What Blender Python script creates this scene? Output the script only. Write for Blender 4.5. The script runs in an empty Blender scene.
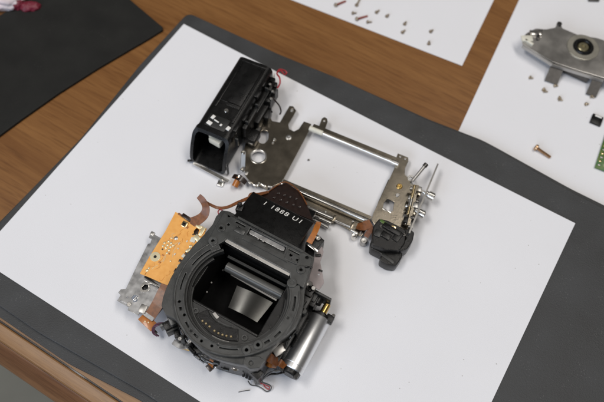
import bpy, bmesh, math, random
from mathutils import Vector, Matrix
random.seed(7)
S = 0.001                       # the builders below work in millimetres
ZO = 0.75                       # the white sheet lies at table height
scene = bpy.context.scene
COL = scene.collection

# ------------------------------------------------------------------ camera
CR = ((0.85557153, 0.51712905, 0.02397712),
      (0.4715146, -0.75931059, -0.44846562),
      (-0.21370852, 0.39499998, -0.89347842))
CC = Vector((236.8456, -36.7906, 386.2808))
FPX = 690.494
cam_d = bpy.data.cameras.new('camera')
cam = bpy.data.objects.new('camera', cam_d)
COL.objects.link(cam)
cam_d.sensor_width = 36.0
cam_d.lens = 36.0 * FPX / 604.0
cam_d.clip_start = 0.02
cam_d.clip_end = 50.0
m3 = Matrix((CR[0], tuple(-c for c in CR[1]), tuple(-c for c in CR[2]))).transposed()
cam.matrix_world = Matrix.Translation(CC * S + Vector((0, 0, ZO))) @ m3.to_4x4()
cam_d.dof.use_dof = True
cam_d.dof.focus_distance = 0.385
cam_d.dof.aperture_fstop = 8.0
scene.camera = cam

# ------------------------------------------------------------------ light
world = bpy.data.worlds.new('World')
scene.world = world
world.use_nodes = True
bg = world.node_tree.nodes['Background']
bg.inputs[0].default_value = (0.46, 0.44, 0.42, 1)      # dim room around the table
bg.inputs[1].default_value = 0.17


def area_light(name, loc, target, sx, sy, power, colour):
    d = bpy.data.lights.new(name, 'AREA')
    d.shape = 'RECTANGLE'
    d.size, d.size_y, d.energy, d.color = sx, sy, power, colour
    o = bpy.data.objects.new(name, d)
    COL.objects.link(o)
    o.location = loc
    o.rotation_euler = (Vector(target) - Vector(loc)).to_track_quat('-Z', 'Y').to_euler()


area_light('ceiling_panel', (0.62, 0.50, 2.50), (0.35, 0.3, ZO), 1.3, 0.34, 15, (1.0, 0.945, 0.88))
area_light('ceiling_panel', (-0.45, -0.35, 2.50), (0.0, 0.0, ZO), 0.8, 0.34, 14, (1.0, 0.96, 0.92))
area_light('window', (-0.1, -1.9, 1.75), (0.15, 0.08, ZO), 1.6, 1.1, 27, (0.74, 0.84, 1.0))

scene.view_settings.view_transform = 'Standard'
scene.view_settings.look = 'None'
scene.view_settings.gamma = 1.0
scene.view_settings.exposure = -0.08
scene.render.engine = 'CYCLES'


# ------------------------------------------------------------------ materials
def mat(name, col, rough=0.5, metal=0.0, var=0.12, nscale=400.0, bump=0.0, bscale=1500.0, col2=None,
        rvar=0.0, coat=0.0, spec=0.5, stretch=None, specks=None, sscale=300.0, sthr=0.06):
    m = bpy.data.materials.new(name)
    m.use_nodes = True
    nt = m.node_tree
    b = nt.nodes['Principled BSDF']
    b.inputs['Roughness'].default_value = rough
    b.inputs['Metallic'].default_value = metal
    b.inputs['Coat Weight'].default_value = coat
    b.inputs['Specular IOR Level'].default_value = spec
    tc = nt.nodes.new('ShaderNodeTexCoord')
    mp = nt.nodes.new('ShaderNodeMapping')
    nt.links.new(tc.outputs['Object'], mp.inputs['Vector'])
    if stretch:
        mp.inputs['Scale'].default_value = stretch
    n = nt.nodes.new('ShaderNodeTexNoise')
    n.inputs['Scale'].default_value = nscale
    n.inputs['Detail'].default_value = 5
    nt.links.new(mp.outputs['Vector'], n.inputs['Vector'])
    r = nt.nodes.new('ShaderNodeValToRGB')
    r.color_ramp.elements[0].position = 0.3
    r.color_ramp.elements[1].position = 0.7
    c2 = col2 if col2 else tuple(c * (1 - 2 * var) for c in col)
    r.color_ramp.elements[0].color = (*c2, 1)
    r.color_ramp.elements[1].color = (*col, 1)
    nt.links.new(n.outputs['Fac'], r.inputs['Fac'])
    nt.links.new(r.outputs['Color'], b.inputs['Base Color'])
    if specks:
        vo = nt.nodes.new('ShaderNodeTexVoronoi')
        vo.inputs['Scale'].default_value = sscale
        nt.links.new(tc.outputs['Object'], vo.inputs['Vector'])
        n3 = nt.nodes.new('ShaderNodeTexNoise')
        n3.inputs['Scale'].default_value = sscale * 0.11
        nt.links.new(tc.outputs['Object'], n3.inputs['Vector'])
        ml = nt.nodes.new('ShaderNodeMath')
        ml.operation = 'MULTIPLY'
        ml.inputs[1].default_value = sthr * 4
        pw = nt.nodes.new('ShaderNodeMath')
        pw.operation = 'POWER'
        pw.inputs[1].default_value = 3.0
        nt.links.new(n3.outputs['Fac'], pw.inputs[0])
        nt.links.new(pw.outputs[0], ml.inputs[0])
        lt_ = nt.nodes.new('ShaderNodeMath')
        lt_.operation = 'LESS_THAN'
        nt.links.new(vo.outputs['Distance'], lt_.inputs[0])
        nt.links.new(ml.outputs[0], lt_.inputs[1])
        mxc = nt.nodes.new('ShaderNodeMix')
        mxc.data_type = 'RGBA'
        nt.links.new(lt_.outputs[0], mxc.inputs[0])
        nt.links.new(r.outputs['Color'], mxc.inputs[6])
        mxc.inputs[7].default_value = (*specks, 1)
        nt.links.new(mxc.outputs[2], b.inputs['Base Color'])
    if rvar:
        mr = nt.nodes.new('ShaderNodeMapRange')
        mr.inputs[3].default_value = max(0.02, rough - rvar)
        mr.inputs[4].default_value = min(1, rough + rvar)
        nt.links.new(n.outputs['Fac'], mr.inputs[0])
        nt.links.new(mr.outputs[0], b.inputs['Roughness'])
    if bump:
        n2 = nt.nodes.new('ShaderNodeTexNoise')
        n2.inputs['Scale'].default_value = bscale
        n2.inputs['Detail'].default_value = 4
        nt.links.new(mp.outputs['Vector'], n2.inputs['Vector'])
        bp = nt.nodes.new('ShaderNodeBump')
        bp.inputs['Strength'].default_value = bump
        bp.inputs['Distance'].default_value = 0.0004
        nt.links.new(n2.outputs['Fac'], bp.inputs['Height'])
        nt.links.new(bp.outputs['Normal'], b.inputs['Normal'])
    return m


M = {}
M['paper'] = mat('white_paper', (0.795, 0.80, 0.83), 0.72, var=0.012, nscale=18, bump=0.16, bscale=1900, spec=0.3, specks=(0.52, 0.51, 0.50), sscale=110, sthr=0.055)
M['foam'] = mat('grey_foam', (0.046, 0.048, 0.050), 0.60, var=0.2, nscale=38, bump=0.5, bscale=1500, rvar=0.12, spec=0.5, specks=(0.085, 0.085, 0.085), sscale=700, sthr=0.17)
M['black_sheet'] = mat('black_sheet', (0.0125, 0.0125, 0.011), 0.7, var=0.25, nscale=45, bump=0.5, bscale=1400, spec=0.35, specks=(0.03, 0.03, 0.028), sscale=600, sthr=0.13)
M['body'] = mat('grey_plastic', (0.036, 0.038, 0.0365), 0.34, var=0.22, nscale=160, bump=0.14, bscale=3200, rvar=0.14, spec=0.7, specks=(0.10, 0.10, 0.095), sscale=900, sthr=0.13)
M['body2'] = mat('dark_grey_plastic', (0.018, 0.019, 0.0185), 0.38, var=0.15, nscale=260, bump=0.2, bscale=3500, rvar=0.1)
M['highlit'] = mat('highlit_plastic', (0.075, 0.077, 0.074), 0.32, var=0.35, nscale=220, rvar=0.1, spec=0.7)  # lighter grey paints edge highlights on the ring ridges and bosses
M['hinge'] = mat('satin_grey_bar', (0.085, 0.085, 0.08), 0.34, var=0.12, nscale=200, rvar=0.08)
M['black'] = mat('black_plastic', (0.0065, 0.0065, 0.0065), 0.30, var=0.2, nscale=300, bump=0.3, bscale=2200, rvar=0.12, spec=0.34, specks=(0.03, 0.03, 0.028), sscale=900, sthr=0.12)
M['flock'] = mat('matt_black', (0.004, 0.004, 0.004), 0.9, var=0.2, nscale=500, spec=0.15)
M['steel'] = mat('plate_steel', (0.31, 0.275, 0.22), 0.24, 1.0, var=0.03, nscale=150, bump=0.06, bscale=900, rvar=0.08)
M['bright'] = mat('bright_steel', (0.82, 0.80, 0.76), 0.22, 1.0, var=0.05, nscale=300, rvar=0.06)
M['motor'] = mat('motor_steel', (0.80, 0.81, 0.82), 0.36, 1.0, var=0.03, nscale=200, rvar=0.05, stretch=(1, 30, 1))
M['satin'] = mat('satin_metal', (0.50, 0.49, 0.47), 0.42, 1.0, var=0.08, nscale=120, rvar=0.08)
M['greyplate'] = mat('grey_metal_plate', (0.46, 0.46, 0.46), 0.36, 0.8, var=0.24, nscale=260, rvar=0.1)
M['creammetal'] = mat('cream_metal', (0.52, 0.50, 0.43), 0.38, 0.85, var=0.12, nscale=120)
M['covermetal'] = mat('dull_cover_metal', (0.60, 0.585, 0.56), 0.34, 1.0, var=0.2, nscale=70, rvar=0.12)
M['mirror'] = mat('mirror_glass', (0.095, 0.095, 0.09), 0.22, 1.0, var=0.04, nscale=150)
M['brass'] = mat('brass', (0.62, 0.42, 0.14), 0.28, 1.0, var=0.1, nscale=400)
M['hubmetal'] = mat('olive_hub_metal', (0.42, 0.38, 0.24), 0.35, 1.0, var=0.15, nscale=300)
M['gold'] = mat('gold_contact', (0.90, 0.72, 0.42), 0.25, 1.0, var=0.05, nscale=400)
M['copper'] = mat('copper_screw', (0.60, 0.40, 0.24), 0.35, 1.0, var=0.1, nscale=400)
M['pcb'] = mat('amber_flex_board', (0.90, 0.46, 0.12), 0.42, var=0.08, nscale=350, bump=0.1, bscale=900, col2=(0.80, 0.37, 0.08), coat=0.2)
M['pcb_trace'] = mat('buried_trace', (0.70, 0.29, 0.05), 0.4, var=0.1, coat=0.2)
M['pad'] = mat('pale_solder', (0.86, 0.76, 0.50), 0.32, 0.5, var=0.08, nscale=500)
M['flex'] = mat('brown_flex', (0.25, 0.088, 0.026), 0.42, var=0.2, nscale=500, col2=(0.13, 0.045, 0.014), coat=0.08)
M['orangeflex'] = mat('orange_flex', (0.50, 0.17, 0.03), 0.35, var=0.15, nscale=500, coat=0.3)
M['darkflex'] = mat('dark_brown_flex', (0.024, 0.011, 0.008), 0.35, var=0.25, nscale=450, coat=0.3)
M['pinkflex'] = mat('pinkish_shield', (0.33, 0.285, 0.285), 0.5, 0.2, var=0.1, nscale=300)
M['cream'] = mat('cream_plastic', (0.72, 0.70, 0.60), 0.45, var=0.05, nscale=300)
M['white'] = mat('white_print', (0.80, 0.79, 0.76), 0.6, var=0.04, nscale=600)
M['red'] = mat('red_wire', (0.42, 0.03, 0.04), 0.4, var=0.1)
M['purple'] = mat('purple_wire', (0.10, 0.03, 0.06), 0.4, var=0.1)
M['greywire'] = mat('grey_wire', (0.10, 0.10, 0.10), 0.4, var=0.1)
M['green'] = mat('green_board', (0.03, 0.13, 0.03), 0.35, var=0.25, nscale=300, coat=0.4, col2=(0.12, 0.16, 0.03))
M['darkscrew'] = mat('dark_screw', (0.13, 0.125, 0.12), 0.35, 1.0, var=0.1)
M['loosed'] = mat('tan_screw', (0.42, 0.35, 0.27), 0.4, 1.0, var=0.15)
M['rustred'] = mat('red_thread_lock', (0.34, 0.075, 0.05), 0.5, var=0.2)
M['looseg'] = mat('brownish_screw', (0.50, 0.42, 0.31), 0.38, 1.0, var=0.1)
M['wrapper'] = mat('wrapper', (0.72, 0.66, 0.68), 0.45, var=0.1, nscale=70, col2=(0.62, 0.5, 0.54))
M['wine'] = mat('wine_red_print', (0.17, 0.012, 0.03), 0.45, var=0.2, nscale=70)
M['floor'] = mat('floor_lino', (0.27, 0.26, 0.215), 0.6, var=0.08, nscale=14, bump=0.05, bscale=200)


def wood(name, light, dark, rough, sc):
    m = bpy.data.materials.new(name)
    m.use_nodes = True
    nt = m.node_tree
    b = nt.nodes['Principled BSDF']
    tc = nt.nodes.new('ShaderNodeTexCoord')
    mp = nt.nodes.new('ShaderNodeMapping')
    mp.inputs['Scale'].default_value = (1.0, 14.0, 14.0)
    nt.links.new(tc.outputs['Object'], mp.inputs['Vector'])
    n1 = nt.nodes.new('ShaderNodeTexNoise')
    n1.inputs['Scale'].default_value = sc
    n1.inputs['Detail'].default_value = 8
    n1.inputs['Distortion'].default_value = 0.6
    n2 = nt.nodes.new('ShaderNodeTexNoise')
    n2.inputs['Scale'].default_value = sc * 9
    n2.inputs['Detail'].default_value = 6
    for n in (n1, n2):
        nt.links.new(mp.outputs['Vector'], n.inputs['Vector'])
    mx = nt.nodes.new('ShaderNodeMix')
    mx.data_type = 'FLOAT'
    mx.inputs[0].default_value = 0.38
    nt.links.new(n1.outputs['Fac'], mx.inputs[2])
    nt.links.new(n2.outputs['Fac'], mx.inputs[3])
    r = nt.nodes.new('ShaderNodeValToRGB')
    r.color_ramp.elements[0].position = 0.36
    r.color_ramp.elements[1].position = 0.64
    r.color_ramp.elements[0].color = (*dark, 1)
    r.color_ramp.elements[1].color = (*light, 1)
    nt.links.new(mx.outputs[0], r.inputs['Fac'])
    n4 = nt.nodes.new('ShaderNodeTexNoise')
    n4.inputs['Scale'].default_value = 42.0
    n4.inputs['Detail'].default_value = 3
    nt.links.new(mp.outputs['Vector'], n4.inputs['Vector'])
    r4 = nt.nodes.new('ShaderNodeValToRGB')
    r4.color_ramp.elements[0].position = 0.36
    r4.color_ramp.elements[1].position = 0.47
    r4.color_ramp.elements[0].color = (0.80, 0.77, 0.74, 1)
    r4.color_ramp.elements[1].color = (1, 1, 1, 1)
    nt.links.new(n4.outputs['Fac'], r4.inputs['Fac'])
    mm = nt.nodes.new('ShaderNodeMix')
    mm.data_type = 'RGBA'
    mm.blend_type = 'MULTIPLY'
    mm.inputs[0].default_value = 1.0
    nt.links.new(r.outputs['Color'], mm.inputs[6])
    nt.links.new(r4.outputs['Color'], mm.inputs[7])
    nt.links.new(mm.outputs[2], b.inputs['Base Color'])
    b.inputs['Roughness'].default_value = rough
    bp = nt.nodes.new('ShaderNodeBump')
    bp.inputs['Strength'].default_value = 0.15
    bp.inputs['Distance'].default_value = 0.0003
    nt.links.new(mx.outputs[0], bp.inputs['Height'])
    nt.links.new(bp.outputs['Normal'], b.inputs['Normal'])
    return m


M['wood'] = wood('brown_wood', (0.250, 0.116, 0.036), (0.168, 0.070, 0.020), 0.36, 5.5)
M['wood_edge'] = wood('edge_wood', (0.215, 0.100, 0.040), (0.120, 0.050, 0.019), 0.4, 9.0)
M['wood_strip'] = wood('tan_wood', (0.30, 0.165, 0.070), (0.19, 0.095, 0.037), 0.42, 9.0)  # lighter tan than the tabletop, for front strip and moulding


# ------------------------------------------------------------------ geometry helpers
def unproject(u, v, z=0.0):
    """photo pixel -> point on the horizontal plane at height z (mm)"""
    d = Vector((0, 0, 0))
    q = ((u - 302.0) / FPX, (v - 201.0) / FPX, 1.0)
    for i in range(3):
        d[i] = sum(CR[k][i] * q[k] for k in range(3))
    t = (z - CC[2]) / d[2]
    return CC + d * t


class Frame:
    """a thing's own axes: centre on the sheet and heading"""
    def __init__(self, cx, cy, deg):
        self.cx, self.cy, self.t = cx, cy, math.radians(deg)

    def p(self, u, v, z):
        w = unproject(u, v, z)
        x, y = w.x - self.cx, w.y - self.cy
        c, s = math.cos(self.t), math.sin(self.t)
        return (x * c + y * s, -x * s + y * c)

    def p3(self, u, v, z):
        x, y = self.p(u, v, z)
        return Vector((x, y, z))

    def poly(self, pts, z):
        return [self.p(u, v, z) for u, v in pts]


def finish(me, m, smooth=35):
    me.materials.clear()
    me.materials.append(m)
    for f in me.polygons:
        f.use_smooth = True
        f.material_index = 0
    me.set_sharp_from_angle(angle=math.radians(smooth))


def link(name, me, m, parent=None, smooth=35, scaled=False):
    if not scaled:
        me.transform(Matrix.Scale(S, 4))
    finish(me, m, smooth)
    o = bpy.data.objects.new(name, me)
    COL.objects.link(o)
    if parent:
        o.parent = parent
    return o


def tag(o, label, cat, group=None):
    o['label'] = label
    o['category'] = cat
    if group:
        o['group'] = group
    return o


def thing(name, frame, label, cat, z=0.0, group=None):
    o = bpy.data.objects.new(name, None)
    COL.objects.link(o)
    o.empty_display_size = 0.01
    o.location = (frame.cx * S, frame.cy * S, ZO + z * S)
    o.rotation_euler = (0, 0, frame.t)
    return tag(o, label, cat, group)


def circle(cx, cy, r, n=20, a0=0.0, a1=360.0):
    k = n if a1 - a0 >= 360 else n - 1
    return [(cx + r * math.cos(math.radians(a0 + (a1 - a0) * i / k)),
             cy + r * math.sin(math.radians(a0 + (a1 - a0) * i / k))) for i in range(n)]


def arc_band(r0, r1, a0, a1, n=40, cx=0, cy=0):
    return circle(cx, cy, r1, n, a0, a1) + circle(cx, cy, r0, n, a0, a1)[::-1]


def rounded(poly, r, n=4):
    """round the corners of a polygon"""
    out = []
    k = len(poly)
    for i in range(k):
        p0, p1, p2 = Vector(poly[i - 1]), Vector(poly[i]), Vector(poly[(i + 1) % k])
        a, b = (p0 - p1), (p2 - p1)
        d = min(r, a.length * 0.45, b.length * 0.45)
        a, b = p1 + a.normalized() * d, p1 + b.normalized() * d
        for j in range(n + 1):
            t = j / n
            q = a * (1 - t) ** 2 + p1 * 2 * t * (1 - t) + b * t * t
            out.append((q.x, q.y))
    return out


def rect(cx, cy, w, h, deg=0):
    c, s = math.cos(math.radians(deg)), math.sin(math.radians(deg))
    return [(cx + x * c - y * s, cy + x * s + y * c)
            for x, y in ((-w / 2, -h / 2), (w / 2, -h / 2), (w / 2, h / 2), (-w / 2, h / 2))]


def plate_mesh(outer, holes=(), z0=0.0, z1=1.0, bev=0.15):
    cu = bpy.data.curves.new('tmp', 'CURVE')
    cu.dimensions = '2D'
    cu.fill_mode = 'BOTH'
    bev = min(bev, (z1 - z0) * 0.4)
    cu.extrude = (z1 - z0) / 2 - bev
    cu.bevel_depth = bev
    cu.bevel_resolution = 1
    for poly in (outer, *holes):
        sp = cu.splines.new('POLY')
        sp.points.add(len(poly) - 1)
        for p, q in zip(sp.points, poly):
            p.co = (q[0], q[1], 0, 1)
        sp.use_cyclic_u = True
    o = bpy.data.objects.new('tmp', cu)
    COL.objects.link(o)
    dg = bpy.context.evaluated_depsgraph_get()
    me = bpy.data.meshes.new_from_object(o.evaluated_get(dg))
    bpy.data.objects.remove(o)
    bpy.data.curves.remove(cu)
    me.transform(Matrix.Translation((0, 0, (z0 + z1) / 2)))
    return me


def plate(name, parent, outer, holes, z0, z1, m, bev=0.15, xf=None):
    me = plate_mesh(outer, holes, z0, z1, bev)
    if xf:
        me.transform(xf)
    return link(name, me, m, parent)


class MB:
    """collects shapes into one mesh (mm)"""
    def __init__(self):
        self.bm = bmesh.new()

    def box(self, c, s, rz=0.0, bev=0.2, rot=None):
        b = bmesh.new()
        bmesh.ops.create_cube(b, size=1.0)
        bmesh.ops.scale(b, vec=s, verts=b.verts)
        bv = min(bev, min(s) * 0.3)
        if bv > 0:
            bmesh.ops.bevel(b, geom=b.edges[:], offset=bv, segments=2, affect='EDGES', profile=0.5)
        xf = Matrix.Translation(c) @ (rot.to_4x4() if rot else Matrix.Rotation(math.radians(rz), 4, 'Z'))
        self._add(b, xf)
        return self

    def cyl(self, p0, p1, r0, r1=None, n=20, bev=0.12):
        p0, p1 = Vector(p0), Vector(p1)
        r1 = r0 if r1 is None else r1
        h = (p1 - p0).length
        b = min(bev, r0 * 0.4, r1 * 0.4, h * 0.3)
        return self.lathe(p0, p1, [(0, 0), (r0 - b, 0), (r0, b), (r1, h - b), (r1 - b, h), (0, h)], n)

    def lathe(self, p0, p1, prof, n=24):
        """profile of (radius, height) turned round the axis p0->p1"""
        p0, p1 = Vector(p0), Vector(p1)
        q = (p1 - p0).to_track_quat('Z', 'Y').to_matrix().to_4x4()
        b = bmesh.new()
        rings = []
        for r, h in prof:
            if r <= 1e-6:
                rings.append([b.verts.new((0, 0, h))])
            else:
                rings.append([b.verts.new((r * math.cos(2 * math.pi * i / n), r * math.sin(2 * math.pi * i / n), h))
                              for i in range(n)])
        for a, c in zip(rings, rings[1:]):
            for i in range(n):
                j = (i + 1) % n
                if len(a) == 1 and len(c) == 1:
                    continue
                if len(a) == 1:
                    b.faces.new((a[0], c[j], c[i]))
                elif len(c) == 1:
                    b.faces.new((a[i], a[j], c[0]))
                else:
                    b.faces.new((a[i], a[j], c[j], c[i]))
        self._add(b, Matrix.Translation(p0) @ q)
        return self

    def tube(self, pts, r, n=8, sub=5):
        pts = spline(pts, sub)
        rings = []
        up = Vector((0.3, 0.2, 1))
        for i, p in enumerate(pts):
            t = (pts[min(i + 1, len(pts) - 1)] - pts[max(i - 1, 0)]).normalized()
            a = t.cross(up).normalized()
            c = a.cross(t).normalized()
            rings.append([self.bm.verts.new(p + (a * math.cos(2 * math.pi * k / n) + c * math.sin(2 * math.pi * k / n)) * r)
                          for k in range(n)])
        for a, c in zip(rings, rings[1:]):
            for i in range(n):
                j = (i + 1) % n
                self.bm.faces.new((a[i], a[j], c[j], c[i]))
        self.bm.faces.new(rings[0][::-1])
        self.bm.faces.new(rings[-1])
        return self

    def ribbon(self, pts, w, th=0.25, sub=6, side=None):
        """a flat flexible strip following pts; w may be a list of widths"""
        k = len(pts)
        ws = w if isinstance(w, (list, tuple)) else [w] * k
        P = spline([Vector(p) for p in pts], sub)
        rings = []
        for i, p in enumerate(P):
            f = i / (len(P) - 1) * (k - 1)
            a = int(min(f, k - 2))
            wd = ws[a] + (ws[a + 1] - ws[a]) * (f - a)
            t = (P[min(i + 1, len(P) - 1)] - P[max(i - 1, 0)]).normalized()
            s = Vector(side) if side else t.cross(Vector((0, 0, 1)))
            s = (s - t * s.dot(t))
            s = s.normalized() if s.length > 1e-4 else Vector((1, 0, 0))
            nrm = s.cross(t).normalized()
            rings.append([self.bm.verts.new(p + s * wd / 2 + nrm * th / 2), self.bm.verts.new(p - s * wd / 2 + nrm * th / 2),
                          self.bm.verts.new(p - s * wd / 2 - nrm * th / 2), self.bm.verts.new(p + s * wd / 2 - nrm * th / 2)])
        for a, c in zip(rings, rings[1:]):
            for i in range(4):
                j = (i + 1) % 4
                self.bm.faces.new((a[i], a[j], c[j], c[i]))
        self.bm.faces.new(rings[0][::-1])
        self.bm.faces.new(rings[-1])
        return self

    def mesh(self, me, xf=None):
        b = bmesh.new()
        b.from_mesh(me)
        self._add(b, xf or Matrix())
        return self

    def solid(self, verts, faces, bev=0.0):
        b = bmesh.new()
        vs = [b.verts.new(v) for v in verts]
        for f in faces:
            b.faces.new([vs[i] for i in f])
        bmesh.ops.recalc_face_normals(b, faces=b.faces)
        if bev:
            bmesh.ops.bevel(b, geom=b.edges[:], offset=bev, segments=2, affect='EDGES', profile=0.5)
        self._add(b, Matrix())
        return self

    def _add(self, b, xf):
        b.transform(xf)
        me = bpy.data.meshes.new('t')
        b.to_mesh(me)
        b.free()
        self.bm.from_mesh(me)
        bpy.data.meshes.remove(me)

    def build(self, name, m, parent=None, smooth=35):
        bmesh.ops.recalc_face_normals(self.bm, faces=self.bm.faces)
        me = bpy.data.meshes.new(name)
        self.bm.to_mesh(me)
        self.bm.free()
        return link(name, me, m, parent, smooth)


def spline(pts, sub):
    pts = [Vector(p) for p in pts]
    if len(pts) < 3:
        return [pts[0].lerp(pts[1], i / sub) for i in range(sub + 1)]
    out = []
    for i in range(len(pts) - 1):
        a, b, c, d = pts[max(i - 1, 0)], pts[i], pts[i + 1], pts[min(i + 2, len(pts) - 1)]
        for j in range(sub):
            t = j / sub
            out.append(0.5 * ((2 * b) + (c - a) * t + (2 * a - 5 * b + 4 * c - d) * t * t + (3 * b - a - 3 * c + d) * t ** 3))
    out.append(pts[-1])
    return out


def prism_xsec(sec, x0, x1):
    """solid with cross-section sec (y, z) running along x"""
    n = len(sec)
    v = [(x0, y, z) for y, z in sec] + [(x1, y, z) for y, z in sec]
    f = [tuple(range(n))[::-1], tuple(range(n, 2 * n))]
    f += [(i, (i + 1) % n, n + (i + 1) % n, n + i) for i in range(n)]
    return v, f


def screw_head(name, parent, c, r, m, h=0.7, axis=(0, 0, 1)):
    c = Vector(c)
    a = Vector(axis).normalized()
    mb = MB()
    mb.lathe(c, c + a, [(0, 0), (r, 0), (r, h * 0.55), (r * 0.8, h), (r * 0.42, h), (r * 0.30, h * 0.45), (0, h * 0.35)], 16)
    return mb.build(name, m, parent)


# ------------------------------------------------------------------ the setting
def base(name, me, m, kind='structure', z=0.0):
    o = link(name, me, m)
    o.location = (0, 0, ZO + z * S)
    if kind:
        o['kind'] = kind
    return o


fl = MB().box((100, 300, -ZO / S - 10), (9000, 9000, 20), bev=0).build('floor', M['floor'])
fl['kind'] = 'structure'
fl.location = (0, 0, ZO)

ZT = -5.0                        # table top, below two foam mats
WORLD = Frame(0, 0, 0)
table = thing('wooden_table', WORLD, 'brown wooden table with a groove along its sloping front edge', 'table', z=0)
MB().box((250, 388.25, ZT - 15), (1700, 787.5, 30), bev=0).build('tabletop', M['wood'], table)
MB().box((250, -13.6, ZT - 15.05), (1700, 16.0, 30), bev=0).build('edge_strip', M['wood_strip'], table)
v, f = prism_xsec([(-22.6, ZT - 1.2), (-22.9, ZT - 0.2), (-23.6, ZT + 0.1), (-29.0, ZT - 0.1), (-30.4, ZT - 0.8), (-31.2, ZT - 2.0), (-31.2, ZT - 30), (-22.6, ZT - 30)], -600, 1100)
MB().solid(v, f).build('edge_moulding', M['wood_strip'], table, smooth=25)
v, f = prism_xsec([(-31.3, ZT - 1.9), (-32.2, ZT - 2.6), (-40.6, ZT - 17), (-41.3, ZT - 19), (-41.3, ZT - 30), (-31.3, ZT - 30)], -600, 1100)
MB().solid(v, f).build('edge_slope', M['wood_edge'], table, smooth=25)
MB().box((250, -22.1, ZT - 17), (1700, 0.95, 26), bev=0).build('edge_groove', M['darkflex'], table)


def wobbly(poly, step, amp, seed):
    rnd = random.Random(seed)
    out = []
    for i, a in enumerate(poly):
        b = poly[(i + 1) % len(poly)]
        a, b = Vector(a), Vector(b)
        n = max(1, int((b - a).length / step))
        nr = Vector((-(b - a).y, (b - a).x)).normalized()
        for k in range(n):
            q = a.lerp(b, k / n) + nr * (rnd.uniform(-amp, amp) if k else 0)
            out.append((q.x, q.y))
    return out


mat_low = [(-8.5, -18.5), (30, -20.0), (85, -20.4), (133, -15.5), (250, -17), (374, -16), (373, 100), (371, 234), (286, 233.5),
           (232, 236.5), (222, 236.8), (185, 232.6), (116, 229.4), (71, 225.2), (-5.4, 222.3), (-5.9, 164), (-2.2, 98)]
o = plate('foam_mat', None, rounded(mat_low, 5), [], -4.75, -2.6, M['foam'], 0.5)
o.location.z = ZO
tag(o, 'dark grey foam mat underneath, directly on the wooden table', 'mat', 'stacked grey foam mats')
mat_up = [(-6, -14.5), (60, -15.6), (133, -11.5), (250, -13), (364, -12), (367, 100), (366, 229), (286, 230.0),
          (235, 233.5), (222, 234.0), (185, 230), (116, 227.8), (71, 223.6), (-4.0, 220.6), (-4.6, 164), (-1, 98)]
o = plate('foam_mat', None, rounded(mat_up, 5), [], -2.6, -0.2, M['foam'], 0.6)
o.location.z = ZO
tag(o, 'dark grey foam mat directly under the white sheet with camera parts', 'mat', 'stacked grey foam mats')


def paper(label, poly, z, curl=0.0, seed=1):
    a, b, c, d = [Vector(p) for p in poly]
    n = 24
    bm = bmesh.new()
    rnd = random.Random(seed)
    ph = [rnd.uniform(0, 6) for _ in range(4)]
    top, bot = [], []
    for i in range(n + 1):
        for j in range(n + 1):
            s, t = i / n, j / n
            q = a.lerp(b, s).lerp(d.lerp(c, s), t)
            h = curl * (0.5 + 0.25 * math.sin(5 * s + ph[0]) + 0.25 * math.sin(6 * t + ph[1])) * (abs(2 * s - 1) ** 4 + abs(2 * t - 1) ** 4)
            top.append(bm.verts.new((q.x, q.y, z + h)))
            bot.append(bm.verts.new((q.x, q.y, z + h - 0.1)))
    k = n + 1
    for i in range(n):
        for j in range(n):
            bm.faces.new((top[i * k + j], top[(i + 1) * k + j], top[(i + 1) * k + j + 1], top[i * k + j + 1]))
            bm.faces.new((bot[i * k + j], bot[i * k + j + 1], bot[(i + 1) * k + j + 1], bot[(i + 1) * k + j]))
    edge = [(0, j) for j in range(k)] + [(i, n) for i in range(1, k)] + [(n, j) for j in range(n - 1, -1, -1)] + [(i, 0) for i in range(n - 1, 0, -1)]
    for e in range(len(edge)):
        (i0, j0), (i1, j1) = edge[e], edge[(e + 1) % len(edge)]
        bm.faces.new((top[i0 * k + j0], top[i1 * k + j1], bot[i1 * k + j1], bot[i0 * k + j0]))
    bmesh.ops.recalc_face_normals(bm, faces=bm.faces)
    me = bpy.data.meshes.new('paper_sheet')
    bm.to_mesh(me)
    bm.free()
    o = link('paper_sheet', me, M['paper'])
    o.location.z = ZO
    return tag(o, label, 'paper')


paper('white paper sheet on the grey mat carrying the mirror box and chassis', [(0, 0), (297, 0), (297, 210), (0, 210)], 0.0, 0.7, 3)
paper('white paper sheet on bare wood with only small loose screws on it', [(-111.5, 260), (184.2, 287.5), (166, 496.6), (-129.7, 469)], -4.85, 0.3, 5)
paper('white paper sheet tucked beside the mat under the silver plate and green board', [(209.5, 190), (505.4, 215.5), (487.4, 424.7), (191.5, 399.2)], -4.9, 0.0, 8)

# black soft sheet
pts = [(-150, 60), (-58, 40), (-53, 56), (-49.9, 71.4), (-46, 90), (-39.1, 118.8), (-30, 149), (-21.5, 173.4), (-16, 189), (-12.6, 200.0), (-14, 201.8), (-54.0, 211.0), (-96, 189), (-112, 171), (-117.5, 150), (-135, 110)]
o = plate('black_sheet', None, pts, [], ZT + 0.05, ZT + 2.2, M['black_sheet'], 0.5)
o.location.z = ZO
tag(o, 'black soft sheet with a curved edge lying on bare wood', 'sheet')


# ------------------------------------------------------------------ mirror box (lens mount facing up)
F = Frame(152.4, 52.6, 2.0)
box = thing('camera_mirror_box', F, 'grey camera mirror box with round lens opening, silver motor and orange board', 'camera part')
ZP = 36.0


def at(u, v, z=ZP):
    return F.p(u, v, z)


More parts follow.
